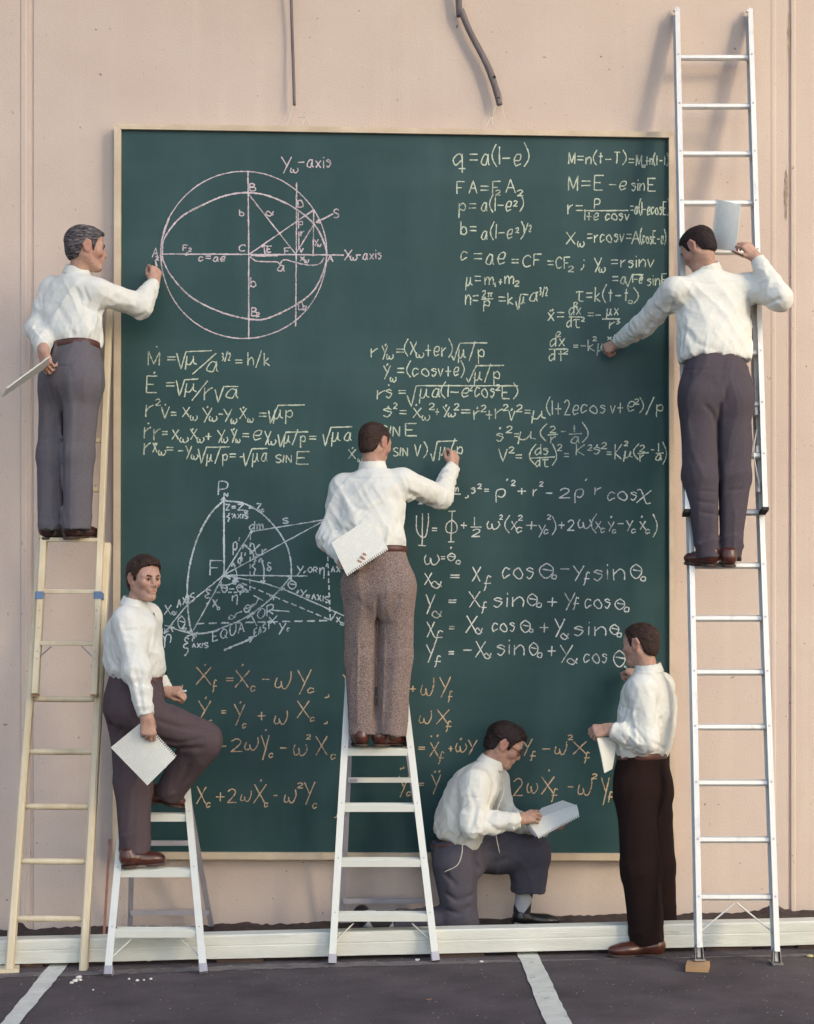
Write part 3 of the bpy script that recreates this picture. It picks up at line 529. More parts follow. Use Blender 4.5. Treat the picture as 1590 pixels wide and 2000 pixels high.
def extension_ladder():
    fl = G(1362,1884); fr = G(1519,1886)
    fl = fl+V(0,0,.03)
    yb = (fl[1]+fr[1])/2; fl[1] = fr[1] = yb
    tl = at(1321,22,-.04); tr = at(1463,24,-.04)
    e = empty('extension_ladder', (fl+fr)/2, 'tall white aluminium extension ladder leaning beside the right edge of the chalkboard', 'ladder')
    X = V(1,0,0); ax = nrm(tl-fl); back = nrm(np.cross(X, ax))            # towards the wall side
    if back[1] < 0: back = -back
    def rail(a, b, s, w=.022, d=.075, name='rail', m=M_alu):
        # I-section: two flanges and a web
        mb = MB(); fw = .027
        mb.beam(a-back*(d/2), b-back*(d/2), fw, .005, X); mb.beam(a+back*(d/2), b+back*(d/2), fw, .005, X)
        mb.beam(a, b, .004, d-.006, X)
        return mb.build(name, m, e)
    base_l = [fl+ax*.05, on_line(fl, tl, 560)]; base_r = [fr+ax*.05, on_line(fr, tr, 560)]
    base_l = [p+V(0,0,0) for p in base_l]; ins = V(.02,0,0)
    # base section, a little narrower and behind the fly
    bl = [fl+ax*.06, on_line(fl, tl, 560)+V(.018,0,0)+back*.03]; br = [fr+ax*.06, on_line(fr, tr, 560)-V(.018,0,0)+back*.03]
    rail(bl[0], bl[1], 1); rail(br[0], br[1], -1)
    # fly section in front
    off = -back*.065
    f0l = on_line(fl, tl, 1000)+off; f0r = on_line(fr, tr, 996)+off
    f0l = at(1341,1000,f0l[1]); f0r = at(1492,996,f0r[1])
    rail(f0l, tl, 1); rail(f0r, tr, -1)
    def rung(a, b, name='rung'):
        mb = MB(); mb.beam(a+V(.012,0,0), b-V(.012,0,0), .026, .034, back, c=.008); mb.build(name, M_alu, e)
        mb2 = MB()
        for p in (a, b): mb2.beam(p-back*.043, p-back*.0405, .010, .010, X, c=.003)
        mb2.build('rivet', M_aluside, e)
    for y in (113,208,301,397,492,590,690,790,890): rung(on_line(f0l, tl, y), on_line(f0r, tr, y))
    for y in (1001,1105,1208,1313,1420,1529,1640,1752): rung(on_line(bl[0], bl[1], y), on_line(br[0], br[1], y))
    # hooks, guides, end caps, tie rods
    for p in (f0l, f0r): MB().beam(p-ax*.014, p+ax*.004, .034, .088, X).build('end_cap', M_rubber, e)
    for p in (tl, tr):
        mb = MB(); mb.tube([p+ax*.001+V(-.012,0,0), p+ax*.03+V(0,0,0), p+ax*.001+V(.012,0,0)], .008, 6); mb.build('end_cap', M_alu, e)
    for y in (800,882,950):
        p = on_line(f0r, tr, y)-V(.024,0,0)+back*.01; MB().beam(p-ax*.03, p+ax*.03, .02, .03, X, c=.003).build('rung_lock', M_alu, e)
    MB().tube(spline([on_line(f0r,tr,840)-V(.03,.02,0), on_line(f0r,tr,880)-V(.05,.02,0), on_line(f0r,tr,915)-V(.04,.02,0), on_line(f0r,tr,950)-V(.024,.02,0)], 6), .004, 6).build('spring_rod', M_alu, e)
    mid = lerp(on_line(bl[0],bl[1],1762), on_line(br[0],br[1],1762), .5)
    for rr in (bl, br):
        q = on_line(rr[0], rr[1], 1824); MB().tube([mid+(q-mid)*.03, q], .0045, 8).build('brace_rod', M_alu, e)
    for p in (fl, fr):
        sh = MB(); q = p+ax*.045
        sh.beam(q+ax*.03, p+V(0,0,.012), .028, .03, X, c=.006); sh.build('foot_stem', M_steel, e)
        MB().beam(p+V(0,-.045,.008), p+V(0,.05,.008), .055, .010, X, c=.002).build('foot_plate', M_steel, e)
        mb = MB()
        for s in (-1, 1): mb.beam(p+V(.020*s,-.005,.012), p+V(.017*s,0,.065), .004, .04, X)
        mb.build('foot_bracket', M_steel, e)
    b = fl+V(0,0,-.03)
    o = MB().beam(b+V(-.055,-.075,.0145), b+V(.055,-.075,.0145), .027, .15, V(0,0,1)).build('wood_block', M_block, None, base=b)
    o.rotation_euler = (0,0,math.radians(-14)); tag(o, 'orange brown wooden block under the left foot of the aluminium ladder', 'wood block')
    return e, on_line, (bl, br)
EXT = extension_ladder()

def wooden_ladder():
    fl = G(17,1893)+V(0,0,.02); fr = G(163,1898); yb = (fl[1]+fr[1])/2; fl[1] = fr[1] = yb
    fl = at(19,1893,yb); fr = at(163,1900,yb)
    X = V(1,0,0)
    # lower section: two poles
    ytop = -.42
    tl = at(86,1010,ytop); tr = at(210,1063,ytop); 
    tl2 = at(81,1062,ytop-.0); 
    e = empty('wooden_extension_ladder', (fl+fr)/2, 'pale wooden two part ladder leaning at the left edge of the chalkboard', 'ladder')
    MB().beam(fl, tl2, .040, .066, X, c=.009).build('rail', M_wood, e); MB().beam(fr, tr, .040, .066, X, c=.009).build('rail', M_wood, e)
    for y in (1794,1682,1575,1468,1365):
        a = on_line(fl, tl2, y); b = on_line(fr, tr, y+1); MB().tube([a, lerp(a,b,.15), lerp(a,b,.5), lerp(a,b,.85), b], [.013,.0155,.0165,.0155,.013], 12).build('rung', M_wood, e, True)
    # upper section in front, flat treads
    d0 = -.055
    bl = on_line(fl, tl2, 1356); br = on_line(fr, tr, 1358)
    L0 = at(69,1356,bl[1]+d0); R0 = at(185,1358,br[1]+d0)
    L1 = at(112,590,-.135); R1 = at(215,585,-.135)
    Lm = on_line(L0, L1, 1055)
    MB().beam(L0, L1, .034, .055, X, c=.004).build('rail', M_wood, e); MB().beam(R0, R1, .034, .055, X, c=.004).build('rail', M_wood, e)
    for y in (1256,1155,1054,956,860,762,666):
        a = on_line(L0, L1, y); b = on_line(R0, R1, y+1); f = .06 if y >= 1054 else .03
        MB().beam(a+V(.012,0,0), b-V(.012,0,0), .022 if y >= 1054 else .024, f, V(0,0,1), c=.003).build('tread', M_wood, e)
    for s, (A, Bq) in ((1, (L0, L1)), (-1, (R0, R1))):
        p = on_line(A, Bq, 1262); q = on_line(A, Bq, 1284)
        MB().tube([p+V(.075*s,-.02,0), q+V(.012*s,-.02,0)], .004, 6).build('brace_rod', M_steel, e)
        c = on_line(A, Bq, 1163); k = MB(); k.beam(c-V(0,.033,.018), c+V(0,-.033,.022), .042, .008, X, c=.004); k.beam(c+V(-.021*s,-.03,0), c+V(-.021*s,.06,-.012), .008, .034, X)
        k.build('clamp', M_blue, e)
        n = MB()
        for y in (1226,1272,1286,1192): r = on_line(A, Bq, y); n.beam(r+V(.004*s,-.0285,-.003), r+V(.004*s,-.0285,.003), .006, .003, X)
        n.build('rivet', M_steel, e)
        MB().beam(on_line(A,Bq,1356)-V(0,0,.010), on_line(A,Bq,1356), .036, .057, X).build('rail_end', M_woodend, e)
    for p, (w_, d_) in ((fl,(.042,.068)),(fr,(.042,.068))): MB().beam(p-V(0,0,.012), p+V(0,0,.0), w_, d_, X).build('rail_end', M_rubber, e)
    b = fl-V(.03,0,.012); z = gz(b[0])
    o = MB().beam(V(b[0]-.09,b[1]-.01,z+.010), V(b[0]+.075,b[1]+.02,z+.010), .018, .11, V(0,0,1)).build('wood_block', M_wood, None, base=V(b[0],b[1],z))
    tag(o, 'flat pale wooden board under the left foot of the wooden ladder', 'wood block')
    return (L0, L1, R0, R1)
WOODL = wooden_ladder()

M_step = mat('white_aluminium', (.68,.69,.63), .5, .03, 8, .05, 60, metal=.15, dirt=(.58,.58,.54), dscale=11, dlo=.62, dhi=.78)
def step_ladder(label, fl, fr, tl, tr, steps, rl, rr, rtop, rbars, bigrear):
    """A-frame ladder. fl.. = (px,py) feet and tops of the front rails; rl, rr = rear feet"""
    X = V(1,0,0)
    FL = G(*fl); FR = G(*fr); y = (FL[1]+FR[1])/2; FL[1] = FR[1] = y; FL[2] = gz(FL[0]); FR[2] = gz(FR[0])
    YT = rtop
    TL = at(*tl, YT); TR = at(*tr, YT)
    e = empty('step_ladder', (FL+FR)/2, label, 'step ladder')
    for a, b, s in ((FL,TL,1),(FR,TR,-1)):
        mb = MB(); q = nrm(b-a); bk = np.cross(X, q); bk = bk if bk[1] > 0 else -bk
        mb.beam(a+q*.03-bk*.03, b-bk*.03, .036, .004, X); mb.beam(a+q*.03+bk*.0+V(.0165*s*-1,0,0), b+V(.0165*s*-1,0,0), .003, .055, X); mb.beam(a+q*.03+bk*.03+V(-.006*s,0,0), b+bk*.03+V(-.006*s,0,0), .022, .004, X)
        mb.build('front_rail', M_step, e)
        MB().beam(a, a+q*.045, .042, .068, X, c=.004).build('foot', M_rubber if False else M_aluside, e)
        rv = MB()
        for yy in steps:
            for o_ in (-.012, .012):
                r = on_line(a, b, yy)+V(0,0,o_-.012)-bk*.0335; rv.beam(r-bk*.001, r+bk*.001, .007, .007, X, c=.002)
        rv.build('rivet', M_aluside, e)
    for yy in steps:
        a = on_line(FL, TL, yy); b = on_line(FR, TR, yy); m = MB()
        # channel step: tread plate and a front apron
        a = a+V(.013,0,0); b = b-V(.013,0,0); q = V(0,1,0)
        m.beam(a+V(0,.018,-.002), b+V(0,.018,-.002), .004, .105, V(0,0,1)); m.beam(a+V(0,-.0355,-.018), b+V(0,-.0355,-.018), .034, .003, V(0,0,1)); m.beam(a+V(0,.069,-.016), b+V(0,.069,-.016), .026, .003, V(0,0,1))
        for i in range(6): m.beam(a+V(.004,-.022+.016*i,.0008), b+V(-.004,-.022+.016*i,.0008), .003, .004, V(0,0,1))
        m.build('step', M_step, e)
    # diagonal braces below the bottom step
    yy = steps[0]; a = on_line(FL, TL, yy+8); b = on_line(FR, TR, yy+8)
    for s, p0, A, Bq in ((1,a,FL,TL),(-1,b,FR,TR)):
        MB().beam(p0+V(.095*s,.0,-.03), on_line(A,Bq,yy+54)+V(.010*s,.0,0), .014, .006, V(0,1,0), c=.002).build('brace', M_step, e)
    # rear frame
    RL = G(*rl); RR = G(*rr); y = -.14; RL = at(rl[0], rl[1], y); RR = at(rr[0], rr[1], y); RL[2] = gz(RL[0])+.035; RR[2] = gz(RR[0])+.035
    UL = TL+V(.018,.10,-.05); UR = TR+V(-.018,.10,-.05)
    for a, b, s in ((RL,UL,1),(RR,UR,-1)):
        mb = MB(); mb.beam(a, b, .028, .004, X); mb.beam(a+V(-.013*s,.012,0), b+V(-.013*s,.012,0), .003, .026, X); mb.build('rear_rail', M_aluside, e)
        MB().beam(a-V(0,0,.012), a+V(0,0,.012), .032, .03, X).build('foot', M_rubber, e)
    for yy, md in rbars:
        a = on_line(RL, UL, yy); b = on_line(RR, UR, yy); m = MB(); m.beam(a+V(0,-.008,0), b+V(0,-.008,0), .024, .004, V(0,0,1)); m.beam(a+V(0,.004,.0135), b+V(0,.004,.0135), .003, .022, V(0,0,1)); m.build('rear_bar', md, e)
        MB().beam(a+V(.008,-.014,-.002), a+V(.05,-.014,-.002), .022, .003, V(0,0,1)).build('bracket', M_aluside, e)
    # top cap and spreaders
    c = (TL+TR)/2; m = MB(); m.beam(TL+V(-.02,.045,.012), TR+V(.02,.045,.012), .024, .15, V(0,0,1), c=.004); m.build('top_cap', M_step, e)
    for A, Bq, C, Dq in ((FL,TL,RL,UL),(FR,TR,RR,UR)):
        p = lerp(A, Bq, .52); q = lerp(C, Dq, .50); mid = (p+q)/2-V(0,0,.03); MB().beam(p, mid, .016, .004, V(0,0,1)).beam(mid, q, .016, .0045, V(0,0,1)).build('spreader', M_aluside, e)
    return FL, FR, TL, TR
SL_L = step_ladder('left white aluminium step ladder, with a man propping one foot on a higher step', (212,1907), (398,1903), (250,1500), (362,1500), (1815,1698,1590), (254,1812), (413,1816), -.52, ((1647,M_aluside),(1783,M_aluside)), True)
SL_C = step_ladder('middle white aluminium step ladder, carrying a man who stands writing with his back turned', (649,1882), (851,1878), (681,1335), (787,1335), (1784,1678,1571,1462,1362), (668,1812), (846,1814), -.50, ((1524,M_step),(1760,M_aluside)), True)
# ------------------------------------------------------------------ implicit surfaces for people and clothes
def surface_nets(D, o, h):
    S = D < 0
    c = np.zeros(tuple(n-1 for n in D.shape), np.int8)
    for i in (0, 1):
        for j in (0, 1):
            for k in (0, 1): c += S[i:D.shape[0]-1+i, j:D.shape[1]-1+j, k:D.shape[2]-1+k]
    act = np.argwhere((c > 0) & (c < 8)); idx = np.full(c.shape, -1, np.int32); idx[tuple(act.T)] = np.arange(len(act))
    acc = np.zeros((len(act), 3)); cnt = np.zeros(len(act))
    cor = [(i, j, k) for i in (0, 1) for j in (0, 1) for k in (0, 1)]
    vals = {q: D[act[:, 0]+q[0], act[:, 1]+q[1], act[:, 2]+q[2]].astype(float) for q in cor}
    for a in cor:
        for ax in range(3):
            if a[ax]: continue
            b = list(a); b[ax] = 1; b = tuple(b); va, vb = vals[a], vals[b]; m = (va < 0) != (vb < 0)
            t = np.where(m, va/np.where(np.abs(va-vb) < 1e-12, 1e-12, va-vb), 0)
            p = np.array(a, float)[None]+t[:, None]*np.eye(3)[ax][None]
            acc[m] += p[m]; cnt[m] += 1
    v = (act+acc/np.maximum(cnt, 1)[:, None])*h+o
    F = []
    for ax in range(3):
        b, d = [q for q in range(3) if q != ax]
        sl0 = [slice(None)]*3; sl1 = [slice(None)]*3; sl0[ax] = slice(0, -1); sl1[ax] = slice(1, None)
        e = np.argwhere(S[tuple(sl0)] != S[tuple(sl1)])
        e = e[(e[:, b] > 0) & (e[:, d] > 0) & (e[:, b] < D.shape[b]-1) & (e[:, d] < D.shape[d]-1)]
        def g(db, dd):
            q = e.copy(); q[:, b] -= db; q[:, d] -= dd; return idx[q[:, 0], q[:, 1], q[:, 2]]
        quad = np.stack([g(0, 0), g(1, 0), g(1, 1), g(0, 1)], 1); F.append(quad[(quad >= 0).all(1)])
    return v, np.concatenate(F)
def rot_frame(F, Uhint=(0, 0, 1)):
    f = nrm(F); l = nrm(np.cross(Uhint, f)); u = np.cross(f, l); return np.stack([f, l, u])      # rows: forward, left, up

class Blob:
    def __init__(s, h): s.h = h; s.ops = []; s.post = []
    def _add(s, fn, lo, hi, k, op): s.ops.append((fn, np.asarray(lo, float), np.asarray(hi, float), k, op)); return s
    def cone(s, a, b, ra, rb, k=.02, op='u', flat0=False, flat1=False, sq=None):
        """tapered limb; sq = (unit direction, factor) squashes the section along that direction"""
        a = np.asarray(a, float); b = np.asarray(b, float); r = max(ra, rb)+k
        ab = b-a; L2 = float(ab@ab); L = math.sqrt(L2)
        def fn(x, y, z):
            qx, qy, qz = x-a[0], y-a[1], z-a[2]; t = (qx*ab[0]+qy*ab[1]+qz*ab[2])/L2; tc = np.clip(t, 0, 1)
            qx = qx-tc*ab[0]; qy = qy-tc*ab[1]; qz = qz-tc*ab[2]; f = 1
            if sq is not None:
                n, f = sq; dn = (qx*n[0]+qy*n[1]+qz*n[2])*(1/f-1); qx = qx+dn*n[0]; qy = qy+dn*n[1]; qz = qz+dn*n[2]
            d = np.sqrt(qx*qx+qy*qy+qz*qz)-(ra+(rb-ra)*tc)
            d = d*min(1, f) if f < 1 else d
            if flat1: d = np.maximum(d, (t-1)*L)
            if flat0: d = np.maximum(d, -t*L)
            return d
        e = r*max(1, sq[1] if sq else 1)
        return s._add(fn, np.minimum(a, b)-e, np.maximum(a, b)+e, k, op)
    def ell(s, c, R, rad, k=.02, op='u'):
        c = np.asarray(c, float); rad = np.asarray(rad, float)
        def fn(x, y, z):
            dx, dy, dz = x-c[0], y-c[1], z-c[2]; k0 = 0; k1 = 0
            for i in range(3):
                q = (dx*R[i][0]+dy*R[i][1]+dz*R[i][2])/rad[i]; k0 = k0+q*q; k1 = k1+(q/rad[i])**2
            k0 = np.sqrt(k0); return k0*(k0-1)/np.maximum(np.sqrt(k1), 1e-6)
        ext = np.sqrt(((R*rad[:, None])**2).sum(0))+k+.004
        return s._add(fn, c-ext, c+ext, k, op)
    def loft(s, pts, hs, ws, ts, side, k=.02, n=2.3, fwd_off=None, op='u'):
        """body section lofted along pts[0]->pts[-1]; stations hs with half width ws (along side) and half depth ts"""
        pts = [np.asarray(p, float) for p in pts]; a, b = pts[0], pts[-1]; L = np.linalg.norm(b-a); u = (b-a)/L
        sd = np.asarray(side, float); sd = nrm(sd-u*(sd@u)); fd = np.cross(u, sd)          # fd points forward if side = right-hand... sign irrelevant
        hp = [float((p-a)@u)/L for p in pts]; cs = [float((p-a)@sd) for p in pts]; cf = [float((p-a)@fd) for p in pts]
        hs = np.array(hs, float); ws = np.array(ws, float); ts = np.array(ts, float); h0, h1 = hs[0], hs[-1]
        hh = np.linspace(h0, h1, 60)
        def sm(xs, ys):            # smooth interpolation table
            y = np.interp(hh, xs, ys)
            for _ in range(5): y[1:-1] = (y[:-2]+2*y[1:-1]+y[2:])/4
            return y
        Wt, Tt, Cs, Cf = sm(hs, ws), sm(hs, ts), sm(hp, cs), sm(hp, cf)
        def fn(x, y, z):
            qx, qy, qz = x-a[0], y-a[1], z-a[2]; h = (qx*u[0]+qy*u[1]+qz*u[2])/L; sh = h.shape; i = np.clip((h.ravel()-h0)/(h1-h0)*59, 0, 58.999); j = i.astype(np.int32); f = (i-j)
            tab = lambda T: (T[j]*(1-f)+T[j+1]*f).reshape(sh)
            W, T = tab(Wt), tab(Tt); X = np.abs((qx*sd[0]+qy*sd[1]+qz*sd[2])-tab(Cs))/W; Y = np.abs((qx*fd[0]+qy*fd[1]+qz*fd[2])-tab(Cf))/T
            d = ((X**n+Y**n+1e-9)**(1/n)-1)*np.minimum(W, T)
            cap = np.maximum(h-h1, h0-h)*L; kk = .02; hq = np.maximum(kk-np.abs(d-cap), 0)/kk; return np.maximum(d, cap)+hq*hq*kk/4
        P = np.array(pts); m = max(ws.max(), ts.max())+k+.03
        lo = np.minimum(P.min(0), np.minimum(a+u*h0*L, a+u*h1*L))-m; hi = np.maximum(P.max(0), np.maximum(a+u*h0*L, a+u*h1*L))+m
        return s._add(fn, lo, hi, k, op)
    def disp(s, fn, band=.03): s.post.append((fn, band)); return s
    def mesh(s):
        h = s.h; us = [o for o in s.ops if o[4] == 'u']
        lo = np.min([o[1] for o in us], 0)-2*h; hi = np.max([o[2] for o in us], 0)+2*h
        n = np.ceil((hi-lo)/h).astype(int)+1; D = np.full(n, .5, np.float32)
        ax = [lo[i]+h*np.arange(n[i]) for i in range(3)]
        for fn, a, b, k, op in s.ops:
            i0 = np.clip(np.floor((a-lo)/h).astype(int)-1, 0, n-1); i1 = np.clip(np.ceil((b-lo)/h).astype(int)+2, 1, n)
            if (i1 <= i0).any(): continue
            sl = tuple(slice(p, q) for p, q in zip(i0, i1))
            x, y, z = np.meshgrid(ax[0][sl[0]], ax[1][sl[1]], ax[2][sl[2]], indexing='ij', sparse=True)
            d = fn(x, y, z); c = D[sl]
            if op == 'u':
                if k > 0: q = np.maximum(k-np.abs(c-d), 0)/k; D[sl] = np.minimum(c, d)-q*q*k/4
                else: D[sl] = np.minimum(c, d)
            elif op == 's':
                d = -d; q = np.maximum(k-np.abs(c-d), 0)/max(k, 1e-9); D[sl] = np.maximum(c, d)+q*q*k/4
            else: D[sl] = np.maximum(c, d)
        for fn, band in s.post:
            m = np.argwhere(np.abs(D) < band)
            if len(m): p = m*h+lo; D[m[:, 0], m[:, 1], m[:, 2]] += fn(p)
        D[0] = D[-1] = .5; D[:, 0] = D[:, -1] = .5; D[:, :, 0] = D[:, :, -1] = .5
        return surface_nets(D, lo, h)

def ridged(p, seed): return 1-np.abs(2*noise3(p, seed)-1)
def aniso(p, along, f_along, f_across):
    a = nrm(along); t = (p@a)[:, None]*a[None]; return t*f_along+(p-t)*f_across
def fold_fn(dirs, amp, seed=0, fa=2.5, fx=11., mask=None):
    """soft cloth folds running along each direction in dirs"""
    def fn(p):
        r = 0
        for i, d in enumerate(dirs):
            q = aniso(p, d, fa, fx); wv = noise3(p*5+i*7.7, seed+50+i)
            q = q+.5*np.stack([wv, wv*.6, -wv], 1)
            e = ridged(q, seed+i)**2.6; e2 = ridged(q*1.9+3.1, seed+20+i)**2; e3 = ridged(q*3.7+1.3, seed+33+i)
            r = r-(e*.75+e2*.42+e3*.09-.42)*amp
        if mask is not None: r = r*mask(p)
        return r
    return fn
def crease_fn(creases, Y):
    """folds traced on the front: each ([(px,py),...], depth m, width px). positive depth = groove, negative = ridge"""
    cs = []
    for pts, dep, wd in creases:
        q = [at(x, y, Y) for x, y in pts]; cs.append((np.array([[a[0], a[2]] for a in q]), dep, wd*.0027))
    def fn(p):
        r = np.zeros(len(p)); X = p[:, [0, 2]]
        for q, dep, wd in cs:
            best = np.full(len(p), 9.); tt = np.zeros(len(p)); n = len(q)-1
            for i in range(n):
                ab = q[i+1]-q[i]; t = np.clip(((X-q[i])@ab)/(ab@ab), 0, 1); d = np.linalg.norm(X-q[i]-t[:, None]*ab, axis=1); m = d < best; best[m] = d[m]; tt[m] = (i+t[m])/n
            taper = np.clip(np.minimum(tt, 1-tt)*6+.25, 0, 1)
            r += dep*np.exp(-(best/wd)**2)*taper
        return r
    return fn

# ------------------------------------------------------------------ head, hand, shoe
def head_ops(b, C, R, s):
    """skull and face in head coordinates: x forward, y left, z up (metres, scaled by s)"""
    P = lambda x, y, z: C+(R.T@V(x, y, z))*s
    e = lambda c, r, k=.012, op='u': b.ell(P(*c), R, V(*r)*s, k*s, op)
    c = lambda a, d, ra, rb, k=.012, op='u': b.cone(P(*a), P(*d), ra*s, rb*s, k*s, op)
    e((-.014,0,.036), (.099,.075,.083)); e((.024,0,.028), (.070,.066,.072), .03)
    c((.030,0,-.015), (.056,0,-.086), .062, .033, .03)
    for y in (-1, 1):
        c((-.012,.054*y,-.042), (.058,.016*y,-.094), .021, .017, .03)
        e((.060,.043*y,-.020), (.026,.020,.022), .025)
        c((.084,.010*y,.024), (.070,.048*y,.021), .0105, .010, .018)
    e((.079,0,-.098), (.016,.019,.016), .02)
    for y in (-1, 1): e((.101,.031*y,.002), (.026,.018,.0125), .014, 's')
    c((.088,0,.018), (.108,0,-.026), .0085, .0112, .012); e((.098,.0125*-1,-.032), (.011,.008,.0075), .008); e((.098,.0125,-.032), (.011,.008,.0075), .008)
    for y in (-1, 1): e((.0765,.031*y,.002), (.0125,.0140,.0125), .004)
    c((.089,-.016,-.059), (.089,.016,-.059), .0080, .0080, .010); c((.088,-.013,-.070), (.088,.013,-.070), .0088, .0088, .010); e((.083,0,-.048), (.016,.026,.018), .02)
    c((.0985,-.021,-.0672), (.0990,0,-.0640), .0022, .0024, .004, 's'); c((.0985,.021,-.0672), (.0990,0,-.0640), .0022, .0024, .004, 's')
    for y in (-1, 1):                                # ears
        e((-.010,.080*y,.002), (.0255,.009,.034), .006); e((.0,.073*y,-.026), (.012,.010,.013), .008)
        e((-.004,.092*y,.004), (.015,.0095,.022), .006, 's')
        c((-.032,.083*y,.006), (-.018,.083*y,.034), .0055, .0055, .006); c((-.018,.083*y,.034), (.006,.080*y,.032), .0055, .005, .006); c((-.032,.083*y,.006), (-.014,.080*y,-.026), .0055, .0055, .006)
    return P
def head_tint(v, C, R, s):
    q = ((v-C)@R.T)/s; t = np.zeros(len(v)); g = lambda c, r: np.exp(-(((q-np.array(c))/np.array(r))**2).sum(1))
    t += .55*g((.092,0,-.066), (.014,.022,.012)); t += .35*g((.11,0,-.028), (.02,.016,.02))
    for y in (-1, 1): t += .5*g((.06,.045*y,-.03), (.03,.025,.03))+.65*g((-.01,.085*y,0), (.035,.014,.04))
    return np.clip(t, 0, 1)
HAIRLINE = {'x': [-.13,-.105,-.085,-.06,-.046,-.038,-.026,-.004,.014,.018,.032,.040,.054,.068,.086,.12],
            'z': [-.072,-.070,-.066,-.060,-.048,.000,.034,.036,.034,-.012,-.014,.030,.058,.076,.086,.092]}
def hair_mesh(C, R, s, style):
    b = Blob(.0042); P = lambda x, y, z: C+(R.T@V(x, y, z))*s
    th = style.get('th', .009)
    b.ell(P(-.015,0,.037), R, V(.099+th,.075+th*.75,.083+th)*s, .01); b.ell(P(.024,0,.030), R, V(.071+th*.8,.066+th*.8,.073+th)*s, .03*s)
    b.ell(P(-.047,0,-.030), R, V(.060+th*.3,.058+th*.3,.055)*s, .03*s)
    for (x, y, z, r) in style.get('tufts', ()): b.ell(P(x, y, z), R, V(r*1.5, r*1.2, r)*s, .02*s)
    hx = np.array(style.get('x', HAIRLINE['x'])); hz = np.array(style.get('z', HAIRLINE['z']))+style.get('dz', 0)
    rec = style.get('recede', 0)
    def mask(x, y, z):
        sh = np.broadcast(x, y, z).shape; q = [(x-C[0])*R[i][0]+(y-C[1])*R[i][1]+(z-C[2])*R[i][2] for i in range(3)]
        lx, ly, lz = [np.broadcast_to(k/s, sh) for k in q]
        line = np.interp(lx.ravel(), hx, hz).reshape(sh)
        line = line+rec*np.exp(-((np.abs(ly)-.045)/.02)**2)*(lx > .02)
        w = np.clip(1-np.abs(ly)/.055, 0, 1)*(lx < -.03); line = line-.006*w
        pp = np.stack([np.broadcast_to(k, sh).ravel() for k in (x, y, z)], 1); line = line+(noise3(pp*150, 3).reshape(sh)-.5)*.014+(noise3(pp*60, 4).reshape(sh)-.5)*.008
        return (line-lz)*s*.8
    b.ops.append((mask, C-.2, C+.2, 0, 'i'))
    comb = R.T@nrm(V(*style.get('comb', (-1,0,-.25))))
    def strands(p):
        q = aniso(p, comb, 14, 95)+1.4*noise3(p*22, 9)[:, None]; e = ridged(q, 4)
        r = -(e-.55)*.0048*s*style.get('rough', 1)
        r -= (ridged(p*26*style.get('curlf', 1), 5)-.5)*.010*s*style.get('curl', 0)
        return r
    b.disp(strands, .02); return b.mesh()
def hand_ops(b, W, D, N, curl, thumb=(.55,.75,-.35), s=.93, spread=.012, tcurl=.5, left=False, prm=1.0):
    """W wrist, D wrist to knuckles, N out of the back of the hand; curl = 4 tuples of joint angles (deg) index..little; the thumb leaves the side of the palm"""
    D = nrm(D); N = np.asarray(N, float); N = nrm(N-D*(N@D)); S = np.cross(D, N)*(1 if left else -1)           # S points to the thumb side
    q = lambda d, t, n: W+(D*d+S*t+N*n)*s
    K = [q(.088,.032,0), q(.092,.011,.003), q(.088,-.010,.002), q(.080,-.030,-.002)]
    b.cone(W-D*.03*s, q(.02,0,0), .026*s, .027*s, .02, sq=(N, .75))
    for i, kp in enumerate(K): b.cone(q(.012,.014-.010*i,0), kp, .0155*s, .0125*s, .014)
    b.cone(q(.03,.02,-.008), q(.055,-.018,-.008), .016*s, .016*s, .015)
    LEN = [(.043,.026,.021), (.047,.030,.022), (.044,.028,.021), (.035,.021,.019)]
    tips = []
    for i, kp in enumerate(K):
        p = kp; a = 0; sp = (1.5-i)*spread*8
        for j in range(3):
            a += math.radians(curl[i][j]); d = nrm(D*math.cos(a)-N*math.sin(a)+S*sp*.1*math.cos(a)); e = p+d*LEN[i][j]*s
            r0 = (.0102,.0093,.0086)[j]*(.92 if i == 3 else 1)*s; r1 = (.0093,.0086,.0072)[j]*(.92 if i == 3 else 1)*s
            b.cone(p, e, r0, r1, .004); p = e
        tips.append(p)
    t0 = q(.022,.024,-.006); d = nrm(D*thumb[0]+S*thumb[1]+N*thumb[2]); t1 = t0+d*.042*s; d2 = nrm(d+D*tcurl-S*tcurl*.6); t2 = t1+d2*.032*s; d3 = nrm(d2+D*tcurl*.5-S*tcurl*.5); t3 = t2+d3*.025*s
    b.cone(t0, t1, .0165*s, .0125*s, .012); b.cone(t1, t2, .0120*s, .0105*s, .004); b.cone(t2, t3, .0108*s, .0082*s, .004)
    return tips, t3
